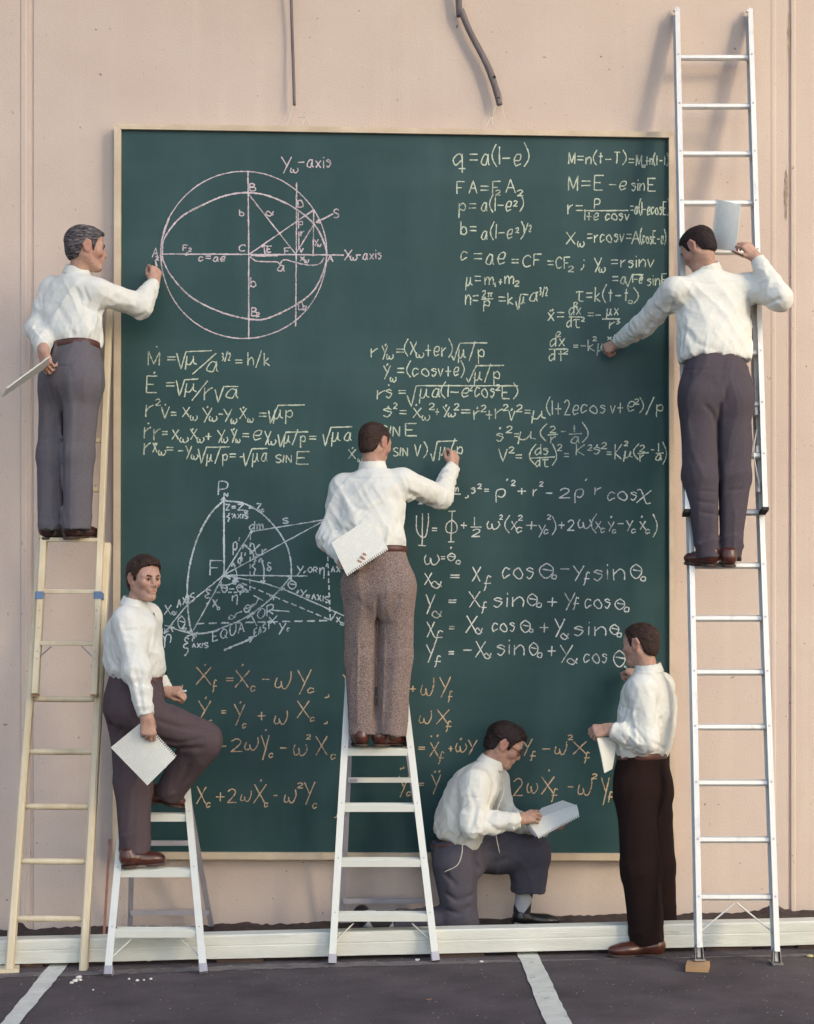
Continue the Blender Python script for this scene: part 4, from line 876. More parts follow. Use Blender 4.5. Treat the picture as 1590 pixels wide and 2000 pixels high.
def shoe(name, parent, heel, toe, m, msole, s=1.0, ankle=None):
    """heel and toe are points on the sole underside"""
    heel = np.asarray(heel, float); toe = np.asarray(toe, float); f = nrm(toe-heel); up = V(0,0,1); up = nrm(up-f*(up@f)); r = np.cross(f, up); L = np.linalg.norm(toe-heel); R = np.stack([f, r, up])
    b = Blob(.005); q = lambda x, y, z: heel+f*x*L+r*y*s+up*z*s
    b.ell(q(.14,0,.052), R, V(.16*L,.034*s,.042*s), .02); b.cone(q(.18,0,.055), q(.70,0,.036), .040*s, .036*s, .03, sq=(up, .95)); b.ell(q(.70,0,.038), R, V(.28*L,.046*s,.027*s), .03); b.ell(q(.84,0,.034), R, V(.165*L,.040*s,.022*s), .02)
    b.cone(q(.17,0,.06), q(.14,0,.098), .037*s, .036*s, .02, flat1=True)
    def cut(x, y, z): return -((x-heel[0])*up[0]+(y-heel[1])*up[1]+(z-heel[2])*up[2]-.014*s)
    b.ops.append((cut, heel-.5, heel+.5, 0, 'i'))
    o = obj(name, *b.mesh(), m, parent, smooth=True)
    b = Blob(.005)
    for x, w, l in ((.13,.038,.14),(.32,.034,.14),(.52,.040,.15),(.70,.049,.20),(.84,.044,.165)): b.ell(q(x,0,.012), R, V(l*L,w*s,.05*s), .01)
    def slab(x, y, z):
        d = (x-heel[0])*up[0]+(y-heel[1])*up[1]+(z-heel[2])*up[2]; t = ((x-heel[0])*f[0]+(y-heel[1])*f[1]+(z-heel[2])*f[2])/L
        bot = np.where((t > .30) & (t < .56), .010*s, 0.0); return np.maximum(d-.016*s, bot-d)
    b.ops.append((slab, heel-.6, heel+.6, 0, 'i')); obj('sole', *b.mesh(), msole, o, base=np.array(top(parent).location), smooth=False)
    return o
def skin_mat():
    m = bpy.data.materials.new('skin'); m.use_nodes = True; t = m.node_tree; p = t.nodes['Principled BSDF']; p.inputs['Roughness'].default_value = .55; p.inputs['Specular IOR Level'].default_value = .35
    p.inputs['Subsurface Weight'].default_value = .0
    a = t.nodes.new('ShaderNodeAttribute'); a.attribute_name = 'tint'
    n = t.nodes.new('ShaderNodeTexNoise'); n.inputs['Scale'].default_value = 35; n.inputs['Detail'].default_value = 4
    r = t.nodes.new('ShaderNodeValToRGB'); r.color_ramp.elements[0].position = .35; r.color_ramp.elements[1].position = .7; r.color_ramp.elements[0].color = (.40,.235,.175,1); r.color_ramp.elements[1].color = (.50,.31,.24,1); t.links.new(n.outputs['Fac'], r.inputs['Fac'])
    x = t.nodes.new('ShaderNodeMix'); x.data_type = 'RGBA'; t.links.new(a.outputs['Fac'], x.inputs['Factor']); t.links.new(r.outputs['Color'], x.inputs['A']); x.inputs['B'].default_value = (.38,.15,.12,1)
    t.links.new(x.outputs['Result'], p.inputs['Base Color']); return m
M_skin = skin_mat()
M_shirt = mat('white_cotton', (.67,.675,.63), .85, .02, 30, .38, 38, spec=.15)
def cloth(name, c, c2=None, sc=300, var=.25, st=(1,1,1)): return mat(name, c, .95, var, sc, .25, 380, spec=.12, base2=c2, stretch=st)
M_hair_dark = mat('dark_hair', (.010,.006,.006), .6, .3, 1, .5, 1.5, spec=.22, base2=(.034,.020,.020), stretch=(38,38,190))
M_hair_brown = mat('brown_hair', (.018,.009,.007), .6, .3, 1, .5, 1.5, spec=.22, base2=(.062,.034,.027), stretch=(38,38,190))
M_hair_grey = mat('greying_hair', (.014,.010,.013), .6, .3, 1, .5, 1.5, spec=.22, base2=(.052,.042,.048), stretch=(38,38,190), dirt=(.22,.20,.21), dscale=.7, dlo=.46, dhi=.66)
M_lea_brown = mat('brown_leather', (.070,.021,.014), .28, .3, 18, .05, 90, spec=.6)
M_lea_dark = mat('dark_brown_leather', (.034,.013,.012), .28, .3, 18, .05, 90, spec=.6)
M_lea_black = mat('black_leather', (.012,.010,.010), .3, .3, 18, .05, 90, spec=.6)
M_sole = mat('shoe_sole', (.055,.035,.028), .7, .3)
M_belt = mat('belt_leather', (.085,.030,.022), .45, .2, 30)
M_eye = mat('eye_white', (.34,.29,.26), .2, .02); M_iris = mat('iris', (.02,.015,.012), .2, .02)
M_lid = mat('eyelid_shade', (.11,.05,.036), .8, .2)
M_brow = mat('eyebrow', (.06,.03,.022), .8, .2)
M_button = mat('pearl_button', (.80,.80,.76), .3, .02)

def ring(c, side, w, t, up, hgt, m, parent, name='belt', n=40, e=2.3, th=.004):
    """belt: a closed band around the waist"""
    sd = nrm(side); u = nrm(up); sd = nrm(sd-u*(sd@u)); fd = np.cross(u, sd); v = []; f = []
    for i in range(n):
        a = 2*math.pi*i/n; ca, sa = math.cos(a), math.sin(a); k = (abs(ca)**e+abs(sa)**e)**(-1/e)
        for z, o in ((-hgt/2,0),(-hgt/2+.003,th),(hgt/2-.003,th),(hgt/2,0)): v.append(c+sd*ca*k*(w+o)+fd*sa*k*(t+o)+u*z)
    for i in range(n):
        j = (i+1) % n
        for q in range(3): f.append([i*4+q, j*4+q, j*4+q+1, i*4+q+1])
    return obj(name, v, f, m, parent, smooth=True)

def man(cfg):
    base = cfg['base']; hs = cfg.get('hs', 1.0); aw = cfg.get('arm', 1.0)
    P = {k: (at(*v) if not isinstance(v, np.ndarray) else v) for k, v in cfg['P'].items()}
    Fw = nrm(V(*cfg['F'], cfg.get('Fz', 0))); side = nrm(np.cross(Fw, V(0,0,1)))          # side = the man's right
    # ---- body: one continuous surface (head, neck, trunk, arms and hands)
    HR = rot_frame(V(*cfg['hf']), cfg.get('hup', (0,0,1))); C = P['head']
    b = Blob(.0042)
    head_ops(b, C, HR, hs)
    nk = P['neck']; up = nrm(P['neck']-P['waist']); jaw = C+HR.T@V(-.022,0,-.055)*hs
    b.cone(nk-up*.03, jaw, .056, .053*hs, .03)
    b.loft([P['waist'], P['chest'], nk], [-.1,0,.5,.8,1.0], [.12,.12,.14,.13,.05], [.085,.085,.095,.085,.05], side, .03)
    for s_ in 'RL':
        if s_+'sh' not in P: continue
        sh, el, wr = P[s_+'sh'], P[s_+'el'], P[s_+'wr']
        b.cone(nk-up*.06, sh, .045, .045, .03); b.cone(sh, el, .042*aw, .036*aw, .02); b.cone(el, wr, .036*aw, .0265*aw, .02)
        b.cone(wr-nrm(wr-el)*.06, wr, .031*aw, .0265*aw, .015)
    tips = {}
    for s_ in 'RL':
        if s_+'hand' in cfg:
            hd = dict(cfg[s_+'hand']); tips[s_] = hand_ops(b, P[s_+'wr'], V(*hd.pop('D')), V(*hd.pop('N')), hd.pop('curl'), left=(s_ == 'L'), s=hd.pop('s', .93), **hd)
    v, f = b.mesh()
    root = obj('person', v, f, M_skin, None, base=base, smooth=True)
    at_ = root.data.attributes.new('tint', 'FLOAT', 'POINT'); at_.data.foreach_set('value', head_tint(v, C, HR, hs).astype(np.float32))
    tag(root, cfg['label'], 'man')
    # ---- face details
    hp = lambda x, y, z: C+(HR.T@V(x, y, z))*hs
    for y in (-1, 1):
        mb = Blob(.0021); mb.ell(hp(.0795,.031*y,.002), HR, V(.0128,.0132,.0052)*hs, 0); ev = obj('eye', *mb.mesh(), M_eye, root, smooth=True)
        mb = Blob(.0021); mb.ell(hp(.0885,.031*y+.001,.0015), HR, V(.0052,.0068,.0056)*hs, 0); obj('iris', *mb.mesh(), M_iris, ev, smooth=True)
        mb = Blob(.0025); mb.cone(hp(.099,.014*y,.021), hp(.092,.036*y,.0255), .0040*hs, .0038*hs, .004); mb.cone(hp(.092,.036*y,.0255), hp(.078,.050*y,.019), .0038*hs, .0022*hs, .004); obj('eyebrow', *mb.mesh(), cfg.get('brow', M_brow), root, smooth=True)
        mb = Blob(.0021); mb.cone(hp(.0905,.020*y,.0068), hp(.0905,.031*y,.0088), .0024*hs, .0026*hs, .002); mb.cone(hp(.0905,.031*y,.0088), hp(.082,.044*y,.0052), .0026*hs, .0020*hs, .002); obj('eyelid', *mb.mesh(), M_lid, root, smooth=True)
    obj('hair', *hair_mesh(C, HR, hs, cfg.get('hairstyle', {})), cfg['hair'], root, smooth=True)
    # ---- shirt
    b = Blob(.0056); st = cfg['shirt']
    b.loft([P['waist'], P['chest'], nk], [q[0] for q in st], [q[1] for q in st], [q[2] for q in st], side, .02)
    for s_ in 'RL':
        if s_+'sh' not in P: continue
        sh, el, wr = P[s_+'sh'], P[s_+'el'], P[s_+'wr']; rs = cfg.get('sleeve', (.071,.057,.043)); sk = cfg.get('shk', .04)
        b.cone(nk-up*.075, sh, .062, rs[0]*.90, .05); b.cone(sh, el, rs[0], rs[1], sk)
        dq = nrm(wr-el); cl = cfg.get('cuff', .015)
        we = wr-dq*cl; b.cone(el, we-dq*.045, rs[1], rs[2], .035)
        if np.linalg.norm(wr-el) > .08: b.cone(we-dq*.055, we, rs[2]*.90, rs[2]*.86, .008, flat1=True)
    cu = nrm(jaw-nk+up*.06); cb = nk-up*.01
    b.cone(cb-cu*.03, cb+cu*.02, .0745, .0650, .012, flat1=True)
    b.cone(cb+cu*.0, cb+cu*.08, .0575, .0595, .004, 's')
    wa = P['waist']; Lw = np.linalg.norm(nk-wa)
    def gather(p):
        h = ((p-wa)@up)/Lw; return np.exp(-((h-.05)/.17)**2)
    b.disp(fold_fn([up+side*.25], .012, cfg['seed'], 1.2, 15, gather), .035)
    def notyoke(p): return np.clip(1-.8*np.exp(-(((p-nk)@up)/.10)**2), .15, 1)
    b.disp(fold_fn(cfg.get('fold_dirs', [up+side*.8, up-side*.7]), cfg.get('fold', .009)*1.2, cfg['seed']+3, 1.4, 12, notyoke), .035)
    for s_ in 'RL':
        if s_+'sh' not in P: continue
        sh, el, wr = P[s_+'sh'], P[s_+'el'], P[s_+'wr']; d1 = nrm(el-sh); d2 = nrm(wr-el); nn = np.cross(d1, d2); nn = nrm(nn) if np.linalg.norm(nn) > 1e-3 else V(0,0,1); bend = nrm(nrm(np.cross(nn, d1))+d1*.4)
        def near(p, c=el*.65+wr*.35): return np.exp(-(np.linalg.norm(p-c, axis=1)/.13)**2)
        b.disp(fold_fn([nrm(np.cross(nn, d2)+.5*d2)], .014, cfg['seed']+9, 3.0, 20, near), .035)
    if cfg.get('shirt_creases'): b.disp(crease_fn(cfg['shirt_creases'], P['chest'][1]-.1), .035)
    obj('shirt', *b.mesh(), M_shirt, root, smooth=True)
    # turned-down collar
    b = Blob(.0042); ch = cfg.get('collar', .054); cwid = cfg.get('cw', 1)
    b.cone(cb+cu*.004, cb+cu*ch, .0805*cwid, .0665*cwid, .006, flat1=True, flat0=True); b.cone(cb-cu*.05, cb+cu*(ch+.05), .0735*cwid, .0565*cwid, .002, 's')
    obj('collar', *b.mesh(), M_shirt, root, smooth=True)
    # ---- trousers
    b = Blob(.0066); tp = cfg['trousers']; pv = [P['ttop'], P['crotch']]
    b.loft(pv, [q[0] for q in tp], [q[1] for q in tp], [q[2] for q in tp], cfg.get('tside', side), .02)
    lr = cfg.get('leg', (.098,.080,.068)); kk = cfg.get('legk', .028)
    for s_ in 'RL':
        hi, kn, an = P[s_+'hi'], P[s_+'kn'], P[s_+'an']; lq = cfg.get(s_+'leg', lr)
        b.cone(hi, kn, lq[0], lq[1], kk); b.cone(kn, an, lq[1], lq[2], kk, flat1=True)
    for (c, r) in cfg.get('seat', ()): b.ell(at(*c), np.eye(3), V(r, r*.9, r*1.15), .05)
    b.disp(fold_fn(cfg.get('tfold_dirs', [V(.15,0,1)]), cfg.get('tfold', .008)*1.5, cfg['seed']+30, 1.6, 8), .035)
    for s_ in 'RL':
        kn = P[s_+'kn']; an = P[s_+'an']; ld = nrm(an-kn)
        def nearh(p, c=an, d=ld): return np.exp(-(((p-c)@d+.04)/.09)**2)*(np.linalg.norm(p-c, axis=1) < .2)
        b.disp(fold_fn([V(1,.2,.35)], .008, cfg['seed']+40, 3, 15, nearh), .035)
        def neark(p, c=kn): return np.exp(-(np.linalg.norm(p-c, axis=1)/.12)**2)
        b.disp(fold_fn([V(1,.2,.3)], cfg.get('kneefold', .009), cfg['seed']+44, 2.5, 13, neark), .035)
    if cfg.get('trouser_creases'): b.disp(crease_fn(cfg['trouser_creases'], P['crotch'][1]-.12), .035)
    obj('trousers', *b.mesh(), cfg['tmat'], root, smooth=True)
    if cfg.get('belt', True):
        q = tp[1] if len(tp) > 4 else tp[0]
        bu = nrm(P['ttop']-P['crotch'])
        bo = ring(P['ttop']-bu*.008, cfg.get('tside', side), tp[0][1]+.004, tp[0][2]+.004, bu, .034, cfg.get('bmat', M_belt), root)
    # ---- shoes
    for s_ in 'RL':
        if s_+'shoe' in cfg: h_, t_ = cfg[s_+'shoe']; shoe('shoe', root, h_ if isinstance(h_, np.ndarray) else at(*h_), t_ if isinstance(t_, np.ndarray) else at(*t_), cfg['smat'], M_sole, cfg.get('ss', 1.0))
    return root, P, C, HR, hs, tips

M_paper = mat('notebook_paper', (.70,.71,.66), .85, .02, 20, .05, 40)
def paper_lined():
    m = bpy.data.materials.new('written_paper'); m.use_nodes = True; t = m.node_tree; p = t.nodes['Principled BSDF']; p.inputs['Roughness'].default_value = .85
    uv = t.nodes.new('ShaderNodeUVMap'); sp = t.nodes.new('ShaderNodeSeparateXYZ'); t.links.new(uv.outputs['UV'], sp.inputs['Vector'])
    w = t.nodes.new('ShaderNodeMath'); w.operation = 'MULTIPLY'; w.inputs[1].default_value = 27; t.links.new(sp.outputs['Y'], w.inputs[0])
    fr = t.nodes.new('ShaderNodeMath'); fr.operation = 'FRACT'; t.links.new(w.outputs[0], fr.inputs[0])
    lt = t.nodes.new('ShaderNodeMath'); lt.operation = 'LESS_THAN'; lt.inputs[1].default_value = .28; t.links.new(fr.outputs[0], lt.inputs[0])
    mp = t.nodes.new('ShaderNodeMapping'); mp.inputs['Scale'].default_value = (38, 27, 1); t.links.new(uv.outputs['UV'], mp.inputs['Vector'])
    n = t.nodes.new('ShaderNodeTexNoise'); n.inputs['Scale'].default_value = 1; n.inputs['Detail'].default_value = 1; t.links.new(mp.outputs['Vector'], n.inputs['Vector'])
    mp2 = t.nodes.new('ShaderNodeMapping'); mp2.inputs['Scale'].default_value = (5, 7, 1); t.links.new(uv.outputs['UV'], mp2.inputs['Vector'])
    n2 = t.nodes.new('ShaderNodeTexNoise'); n2.inputs['Scale'].default_value = 1; t.links.new(mp2.outputs['Vector'], n2.inputs['Vector'])
    g2 = t.nodes.new('ShaderNodeMath'); g2.operation = 'GREATER_THAN'; g2.inputs[1].default_value = .42; t.links.new(n2.outputs['Fac'], g2.inputs[0])
    g = t.nodes.new('ShaderNodeMath'); g.operation = 'GREATER_THAN'; g.inputs[1].default_value = .46; t.links.new(n.outputs['Fac'], g.inputs[0])
    a = t.nodes.new('ShaderNodeMath'); a.operation = 'MULTIPLY'; t.links.new(g.outputs[0], a.inputs[0]); t.links.new(lt.outputs[0], a.inputs[1])
    a2 = t.nodes.new('ShaderNodeMath'); a2.operation = 'MULTIPLY'; t.links.new(a.outputs[0], a2.inputs[0]); t.links.new(g2.outputs[0], a2.inputs[1])
    a3 = t.nodes.new('ShaderNodeMath'); a3.operation = 'MULTIPLY'; a3.inputs[1].default_value = .36; t.links.new(a2.outputs[0], a3.inputs[0])
    x = t.nodes.new('ShaderNodeMix'); x.data_type = 'RGBA'; t.links.new(a3.outputs[0], x.inputs['Factor']); x.inputs['A'].default_value = (.70,.71,.655,1); x.inputs['B'].default_value = (.25,.26,.30,1)
    t.links.new(x.outputs['Result'], p.inputs['Base Color']); return m
M_written = paper_lined()
def notebook(label, q, comb=None, bend=0.0, thick=.004, m=None, name='notebook', bdir=0, teeth=22, cat='notebook'):
    """pad of paper with corners q (a,b,c,d); comb = index of the edge torn from a spiral binding; bend bows it out"""
    q = [p if isinstance(p, np.ndarray) else at(*p) for p in q]; n = 18; nr = nrm(np.cross(q[1]-q[0], q[3]-q[0]))
    if nr[1] > 0: nr = -nr
    base = sum(q)/4; v = []; f = []; uv = []
    for s in (0, 1):
        for i in range(n+1):
            for j in range(n+1):
                a, c = i/n, j/n; t = a if bdir == 0 else c; tt = c if bdir == 0 else a
                p = q[0]*(1-a)*(1-c)+q[1]*a*(1-c)+q[2]*a*c+q[3]*(1-a)*c
                v.append(p+nr*(bend*math.sin(math.pi*t)*(.35+.65*tt)-thick*s)); uv.append((a, c))
    N = (n+1)**2; k = lambda i, j: i*(n+1)+j
    for i in range(n):
        for j in range(n): f.append([k(i,j), k(i+1,j), k(i+1,j+1), k(i,j+1)]); f.append([N+k(i,j), N+k(i,j+1), N+k(i+1,j+1), N+k(i+1,j)])
    edge = [k(i,0) for i in range(n+1)]+[k(n,j) for j in range(1,n+1)]+[k(i,n) for i in range(n-1,-1,-1)]+[k(0,j) for j in range(n-1,0,-1)]
    for i in range(len(edge)):
        a, c = edge[i], edge[(i+1) % len(edge)]; f.append([a, c, N+c, N+a])
    o = obj(name, v, f, m or M_written, None, base=base); tag(o, label, cat)
    l = o.data.uv_layers.new(name='UVMap')
    for lp in o.data.loops: l.data[lp.index].uv = uv[lp.vertex_index % N]
    if comb is not None:
        ids = [[k(i,0) for i in range(n+1)], [k(n,j) for j in range(n+1)], [k(i,n) for i in range(n+1)], [k(0,j) for j in range(n+1)]][comb]
        pts = np.array([v[i] for i in ids]); cen = sum(q)/4; out = nrm((pts[0]+pts[-1])/2-cen); L = np.linalg.norm(pts[-1]-pts[0]); tv = []; tf = []
        for i in range(teeth):
            u0 = (i+.12)/teeth*n; u1 = (i+.72)/teeth*n
            A = np.array([np.interp(u0, range(n+1), pts[:, c]) for c in range(3)]); Bq = np.array([np.interp(u1, range(n+1), pts[:, c]) for c in range(3)])
            bb = len(tv); h = .012
            for z in (.0, -thick*.9): tv += [A-out*.003+nr*(z-.0003), Bq-out*.003+nr*(z-.0003), Bq+out*h+nr*(z-.0003), A+out*h+nr*(z-.0003)]
            tf += [[bb,bb+1,bb+2,bb+3],[bb+7,bb+6,bb+5,bb+4],[bb+1,bb+5,bb+6,bb+2],[bb+2,bb+6,bb+7,bb+3],[bb+3,bb+7,bb+4,bb]]
        obj('torn_spiral_edge', tv, tf, M_paper, o, base=base)
    return o
def chalk_stick(label, a, b, m, r=.0055):
    a, b = [p if isinstance(p, np.ndarray) else at(*p) for p in (a, b)]
    o = MB().tube([a, b], r, 10).build('chalk', m, None, True, base=(a+b)/2); return tag(o, label, 'chalk')
FIST = [(65,85,45)]*4
RELAX = [(25,30,20),(30,35,20),(35,40,25),(40,45,25)]
# ------------------------------------------------------------------ the six men
SH = [(-.06,.140,.104),(0,.150,.114),(.10,.165,.128),(.25,.172,.132),(.5,.180,.128),(.72,.186,.118),(.86,.142,.096),(.95,.085,.075),(1.02,.06,.06)]
TP = [(-.02,.148,.108),(.12,.154,.115),(.45,.178,.136),(.80,.182,.138),(1.05,.160,.110),(1.28,.115,.065)]
T_slate = cloth('slate_mauve_wool', (.120,.110,.126), (.178,.164,.182), 350, .25)
T_plum = cloth('plum_brown_wool', (.084,.060,.068), (.118,.088,.096), 350, .25)
T_tweed = cloth('brown_tweed', (.115,.078,.074), (.37,.29,.262), 165, .35)
T_violet = cloth('dark_violet_wool', (.072,.060,.074), (.105,.088,.104), 350, .25)
T_char = cloth('dark_slate_wool', (.080,.075,.098), (.115,.108,.135), 350, .25)
T_dark = cloth('dark_brown_wool', (.017,.009,.008), (.027,.015,.013), 350, .25)

# A: left man on the wooden ladder
A = dict(label='grey haired man in slate trousers standing on the wooden ladder', base=at(140,1055,-.5), seed=1, hs=.98, F=(.62,.78), hf=(.93,.36,-.06),
  hair=M_hair_grey, hairstyle=dict(th=.011, tufts=((.070,.0,.088,.018),(.055,.02,.095,.018)), comb=(-.8,0,-.5)),
  P=dict(head=(168,486,-.40), neck=(150,536,-.37), chest=(140,598,-.38), waist=(144,673,-.45), Rsh=(189,572,-.46), Rel=(274,597,-.34), Rwr=(301,552,-.175), Lsh=(105,566,-.27), Lel=(76,645,-.38), Lwr=(85,684,-.62),
         ttop=(144,676,-.46), crotch=(142,780,-.50), Rhi=(158,745,-.54), Rkn=(150,888,-.55), Ran=(150,1033,-.57), Lhi=(116,745,-.44), Lkn=(106,888,-.45), Lan=(104,1035,-.47)),
  Rhand=dict(D=(.10,.30,.95), N=(.62,-.78,.2), curl=[(55,80,40),(60,85,45),(65,85,45),(70,85,45)], thumb=(.75,.25,-.6)),
  Lhand=dict(D=(.20,-.12,-.95), N=(-.55,-.83,0), curl=[(35,55,30),(40,60,30),(45,60,35),(50,60,35)], thumb=(.7,.3,-.6)),
  shirt=SH, fold=.010, trousers=TP, leg=(.102,.089,.073), tmat=T_slate, smat=M_lea_dark,
  seat=(((126,748,-.53),.080),((160,748,-.58),.080)),
  shirt_creases=[([(150,560),(165,600),(195,615)],.006,5),([(110,590),(140,640),(150,665)],.006,7),([(195,575),(230,590),(262,592)],-.005,5),([(200,602),(240,612),(275,610)],.006,4),([(165,560),(176,590),(168,612)],.004,3)],
  trouser_creases=[([(108,760),(118,800),(122,900),(122,1030)],.016,4.5),([(146,780),(140,900),(138,1020)],-.004,4),([(90,745),(108,790),(118,830)],.007,5),([(143,722),(141,740)],.004,2.5),([(100,715),(140,716)],.003,2)],
  Rshoe=((128,1054,-.60),(190,1053,-.40)), Lshoe=((87,1055,-.51),(118,1053,-.28)))
man(A)
notebook('thin pad of white paper seen edge on in the hand of the grey haired man', [(98,697,-.74),(91,718,-.62),(4,777,-.66),(14,759,-.80)], None, .0, .006, M_paper)
chalk_stick('short pink chalk stub touching the board at the left end of the ellipse', (306,520,-.11), (303,509,YB-.004), CH['pink'])

# B: man with one foot up on the left step ladder
Bm = dict(label='man with wavy brown hair facing the camera, one foot raised on the left step ladder', base=at(262,1697,-.85), seed=2, hs=.92, F=(.93,.37), hf=(.65,-.75,-.06),
  hair=M_hair_brown, hairstyle=dict(th=.012, curl=1.0, rough=1.2, tufts=((.072,.0,.090,.016),(.055,.03,.098,.018),(.055,-.03,.098,.018),(.02,0,.115,.02))),
  P=dict(head=(281,1131,-.90), neck=(262,1184,-.87), chest=(257,1245,-.86), waist=(266,1318,-.86), Rsh=(248,1212,-1.00), Rel=(266,1310,-1.10), Rwr=(287,1401,-1.145), Lsh=(288,1205,-.72), Lel=(292,1298,-.66), Lwr=(322,1351,-.76),
         ttop=(266,1322,-.86), crotch=(262,1405,-.86), Rhi=(266,1388,-.93), Rkn=(396,1447,-.88), Ran=(328,1552,-.74), Lhi=(248,1392,-.79), Lkn=(260,1530,-.82), Lan=(264,1667,-.84)),
  Rhand=dict(D=(.10,-.05,-1), N=(.25,-.95,.1), curl=[(35,50,30),(45,60,35),(55,65,35),(60,65,40)], thumb=(.75,.3,-.55)),
  Lhand=dict(D=(.96,-.25,.05), N=(-.05,-.60,.80), curl=[(55,75,40),(62,80,40),(66,80,42),(70,82,42)], thumb=(.85,.25,-.5)),
  shirt=[(-.06,.14,.115),(0,.15,.130),(.10,.165,.145),(.25,.175,.146),(.5,.182,.136),(.72,.186,.122),(.86,.145,.100),(.95,.085,.075),(1.02,.06,.06)], fold=.008, trousers=[(-.02,.142,.125),(.12,.148,.132),(.45,.165,.15),(.85,.17,.155),(1.06,.15,.13)],
  Rleg=(.118,.092,.074), Lleg=(.102,.090,.072), tmat=T_plum, smat=M_lea_brown, bmat=M_belt, legk=.03,
  shirt_creases=[([(246,1232),(285,1228)],.004,3),([(258,1300),(270,1330),(285,1385)],-.005,4),([(215,1230),(212,1280),(240,1310)],.006,6),([(275,1310),(283,1350),(290,1390)],.006,3.5)],
  trouser_creases=[([(300,1330),(310,1365),(345,1395)],.010,5),([(305,1405),(350,1420),(400,1425)],.009,5),([(300,1440),(350,1452),(405,1440)],.010,5),([(310,1475),(350,1462),(400,1460)],.014,5),([(240,1420),(225,1440),(290,1455)],.010,6),([(262,1480),(268,1560),(262,1660)],-.005,4),([(370,1490),(350,1530),(330,1555)],.008,5)],
  Rshoe=((278,1567,-.76),(364,1581,-.62)), Lshoe=((238,1697,-.90),(322,1688,-.82)))
rootB, *_ = man(Bm)
def tie():
    pts = [(297,1197,-.86),(300,1215,-.86),(306,1255,-.86),(314,1292,-.86),(322,1318,-.86)]; mb = MB()
    q = [at(*p) for p in pts]; ws = [.03,.035,.05,.06,.06]; v = []; f = []
    for p, w_ in zip(q, ws):
        for s, d in ((-.5,0),(.5,0),(.5,.008),(-.5,.008)): v.append(p+V(.37*s*w_,-.93*s*w_,0)+V(d,0,0))
    for i in range(4):
        for k in range(4): f.append([4*i+k, 4*i+(k+1)%4, 4*i+4+(k+1)%4, 4*i+4+k])
    f += [[0,1,2,3],[16,17,18,19]]
    obj('tie', v, f, mat('black_silk', (.012,.010,.012), .5, .2), rootB)
tie()
notebook('white notebook sheet hanging from the hand of the man on the left step ladder', [(277,1410,-1.115),(216,1460,-1.095),(288,1534,-1.095),(342,1480,-1.095)], 3, .006, .005)
chalk_stick('pale blue chalk held over the raised knee', (346,1353,-.76), (364,1349,-.78), CH['blue'])

# C: man on the middle step ladder seen from behind
Cm = dict(label='man in speckled tweed trousers writing with his back turned on the middle step ladder', base=at(740,1458,-.66), seed=3, hs=.92, F=(.28,.96), hf=(.64,.75,-.16),
  hair=M_hair_brown, hairstyle=dict(th=.005, rough=.8, recede=.012, comb=(-.6,0,-.8)),
  P=dict(head=(732,867,-.57), neck=(728,917,-.57), chest=(722,985,-.60), waist=(728,1070,-.67), Rsh=(786,941,-.60), Rel=(860,970,-.43), Rwr=(884,912,-.215), Lsh=(673,952,-.54), Lel=(646,1050,-.62), Lwr=(678,1100,-.815),
         ttop=(738,1074,-.67), crotch=(742,1185,-.70), Rhi=(774,1145,-.70), Rkn=(772,1285,-.68), Ran=(764,1434,-.69), Lhi=(708,1145,-.69), Lkn=(709,1285,-.66), Lan=(710,1432,-.67)),
  Rhand=dict(D=(.16,.42,.88), N=(.70,-.70,.15), curl=[(50,75,40),(58,80,45),(65,85,45),(70,85,45)], thumb=(.75,.25,-.6)),
  Lhand=dict(D=(.90,-.22,-.10), N=(-.1,.75,-.65), curl=[(45,45,25),(50,50,25),(52,50,28),(55,50,30)], thumb=(.6,.6,.3), s=.92),
  shirt=SH, fold=.010, trousers=[(-.02,.150,.110),(.12,.158,.117),(.45,.180,.136),(.80,.186,.138),(1.05,.165,.110),(1.28,.12,.065)], leg=(.100,.090,.074), tmat=T_tweed, smat=M_lea_brown,
  seat=(((706,1140,-.71),.085),((772,1140,-.72),.085)),
  shirt_creases=[([(690,990),(720,1000),(745,985)],.006,5),([(665,960),(690,1010),(700,1050)],-.006,6),([(795,960),(830,975),(860,985)],.006,4),([(770,960),(780,1010),(770,1055)],.005,6),([(650,1020),(680,1040),(690,1060)],.008,5),([(790,930),(800,960),(790,985)],.004,3),([(680,932),(728,936),(775,932)],.0035,2.5)],
  trouser_creases=[([(738,1165),(737,1220),(735,1290),(733,1430)],.020,4.5),([(700,1250),(698,1330),(697,1425)],-.006,2.5),([(752,1230),(750,1330),(746,1425)],-.006,2.5),([(690,1165),(712,1185),(732,1200)],.004,5),([(785,1165),(765,1195),(742,1212)],.004,6)],
  Rshoe=((732,1459,-.72),(796,1457,-.50)), Lshoe=((706,1459,-.75),(702,1455,-.46)))
man(Cm)
notebook('white notebook held behind the back of the man in tweed trousers', [(647,1060,-.875),(721,1012,-.83),(757,1069,-.868),(676,1121,-.905)], 2, .004, .006)
chalk_stick('pale green chalk stub at the end of the middle square root', (890,893,-.115), (888,880,YB-.004), CH['green'])

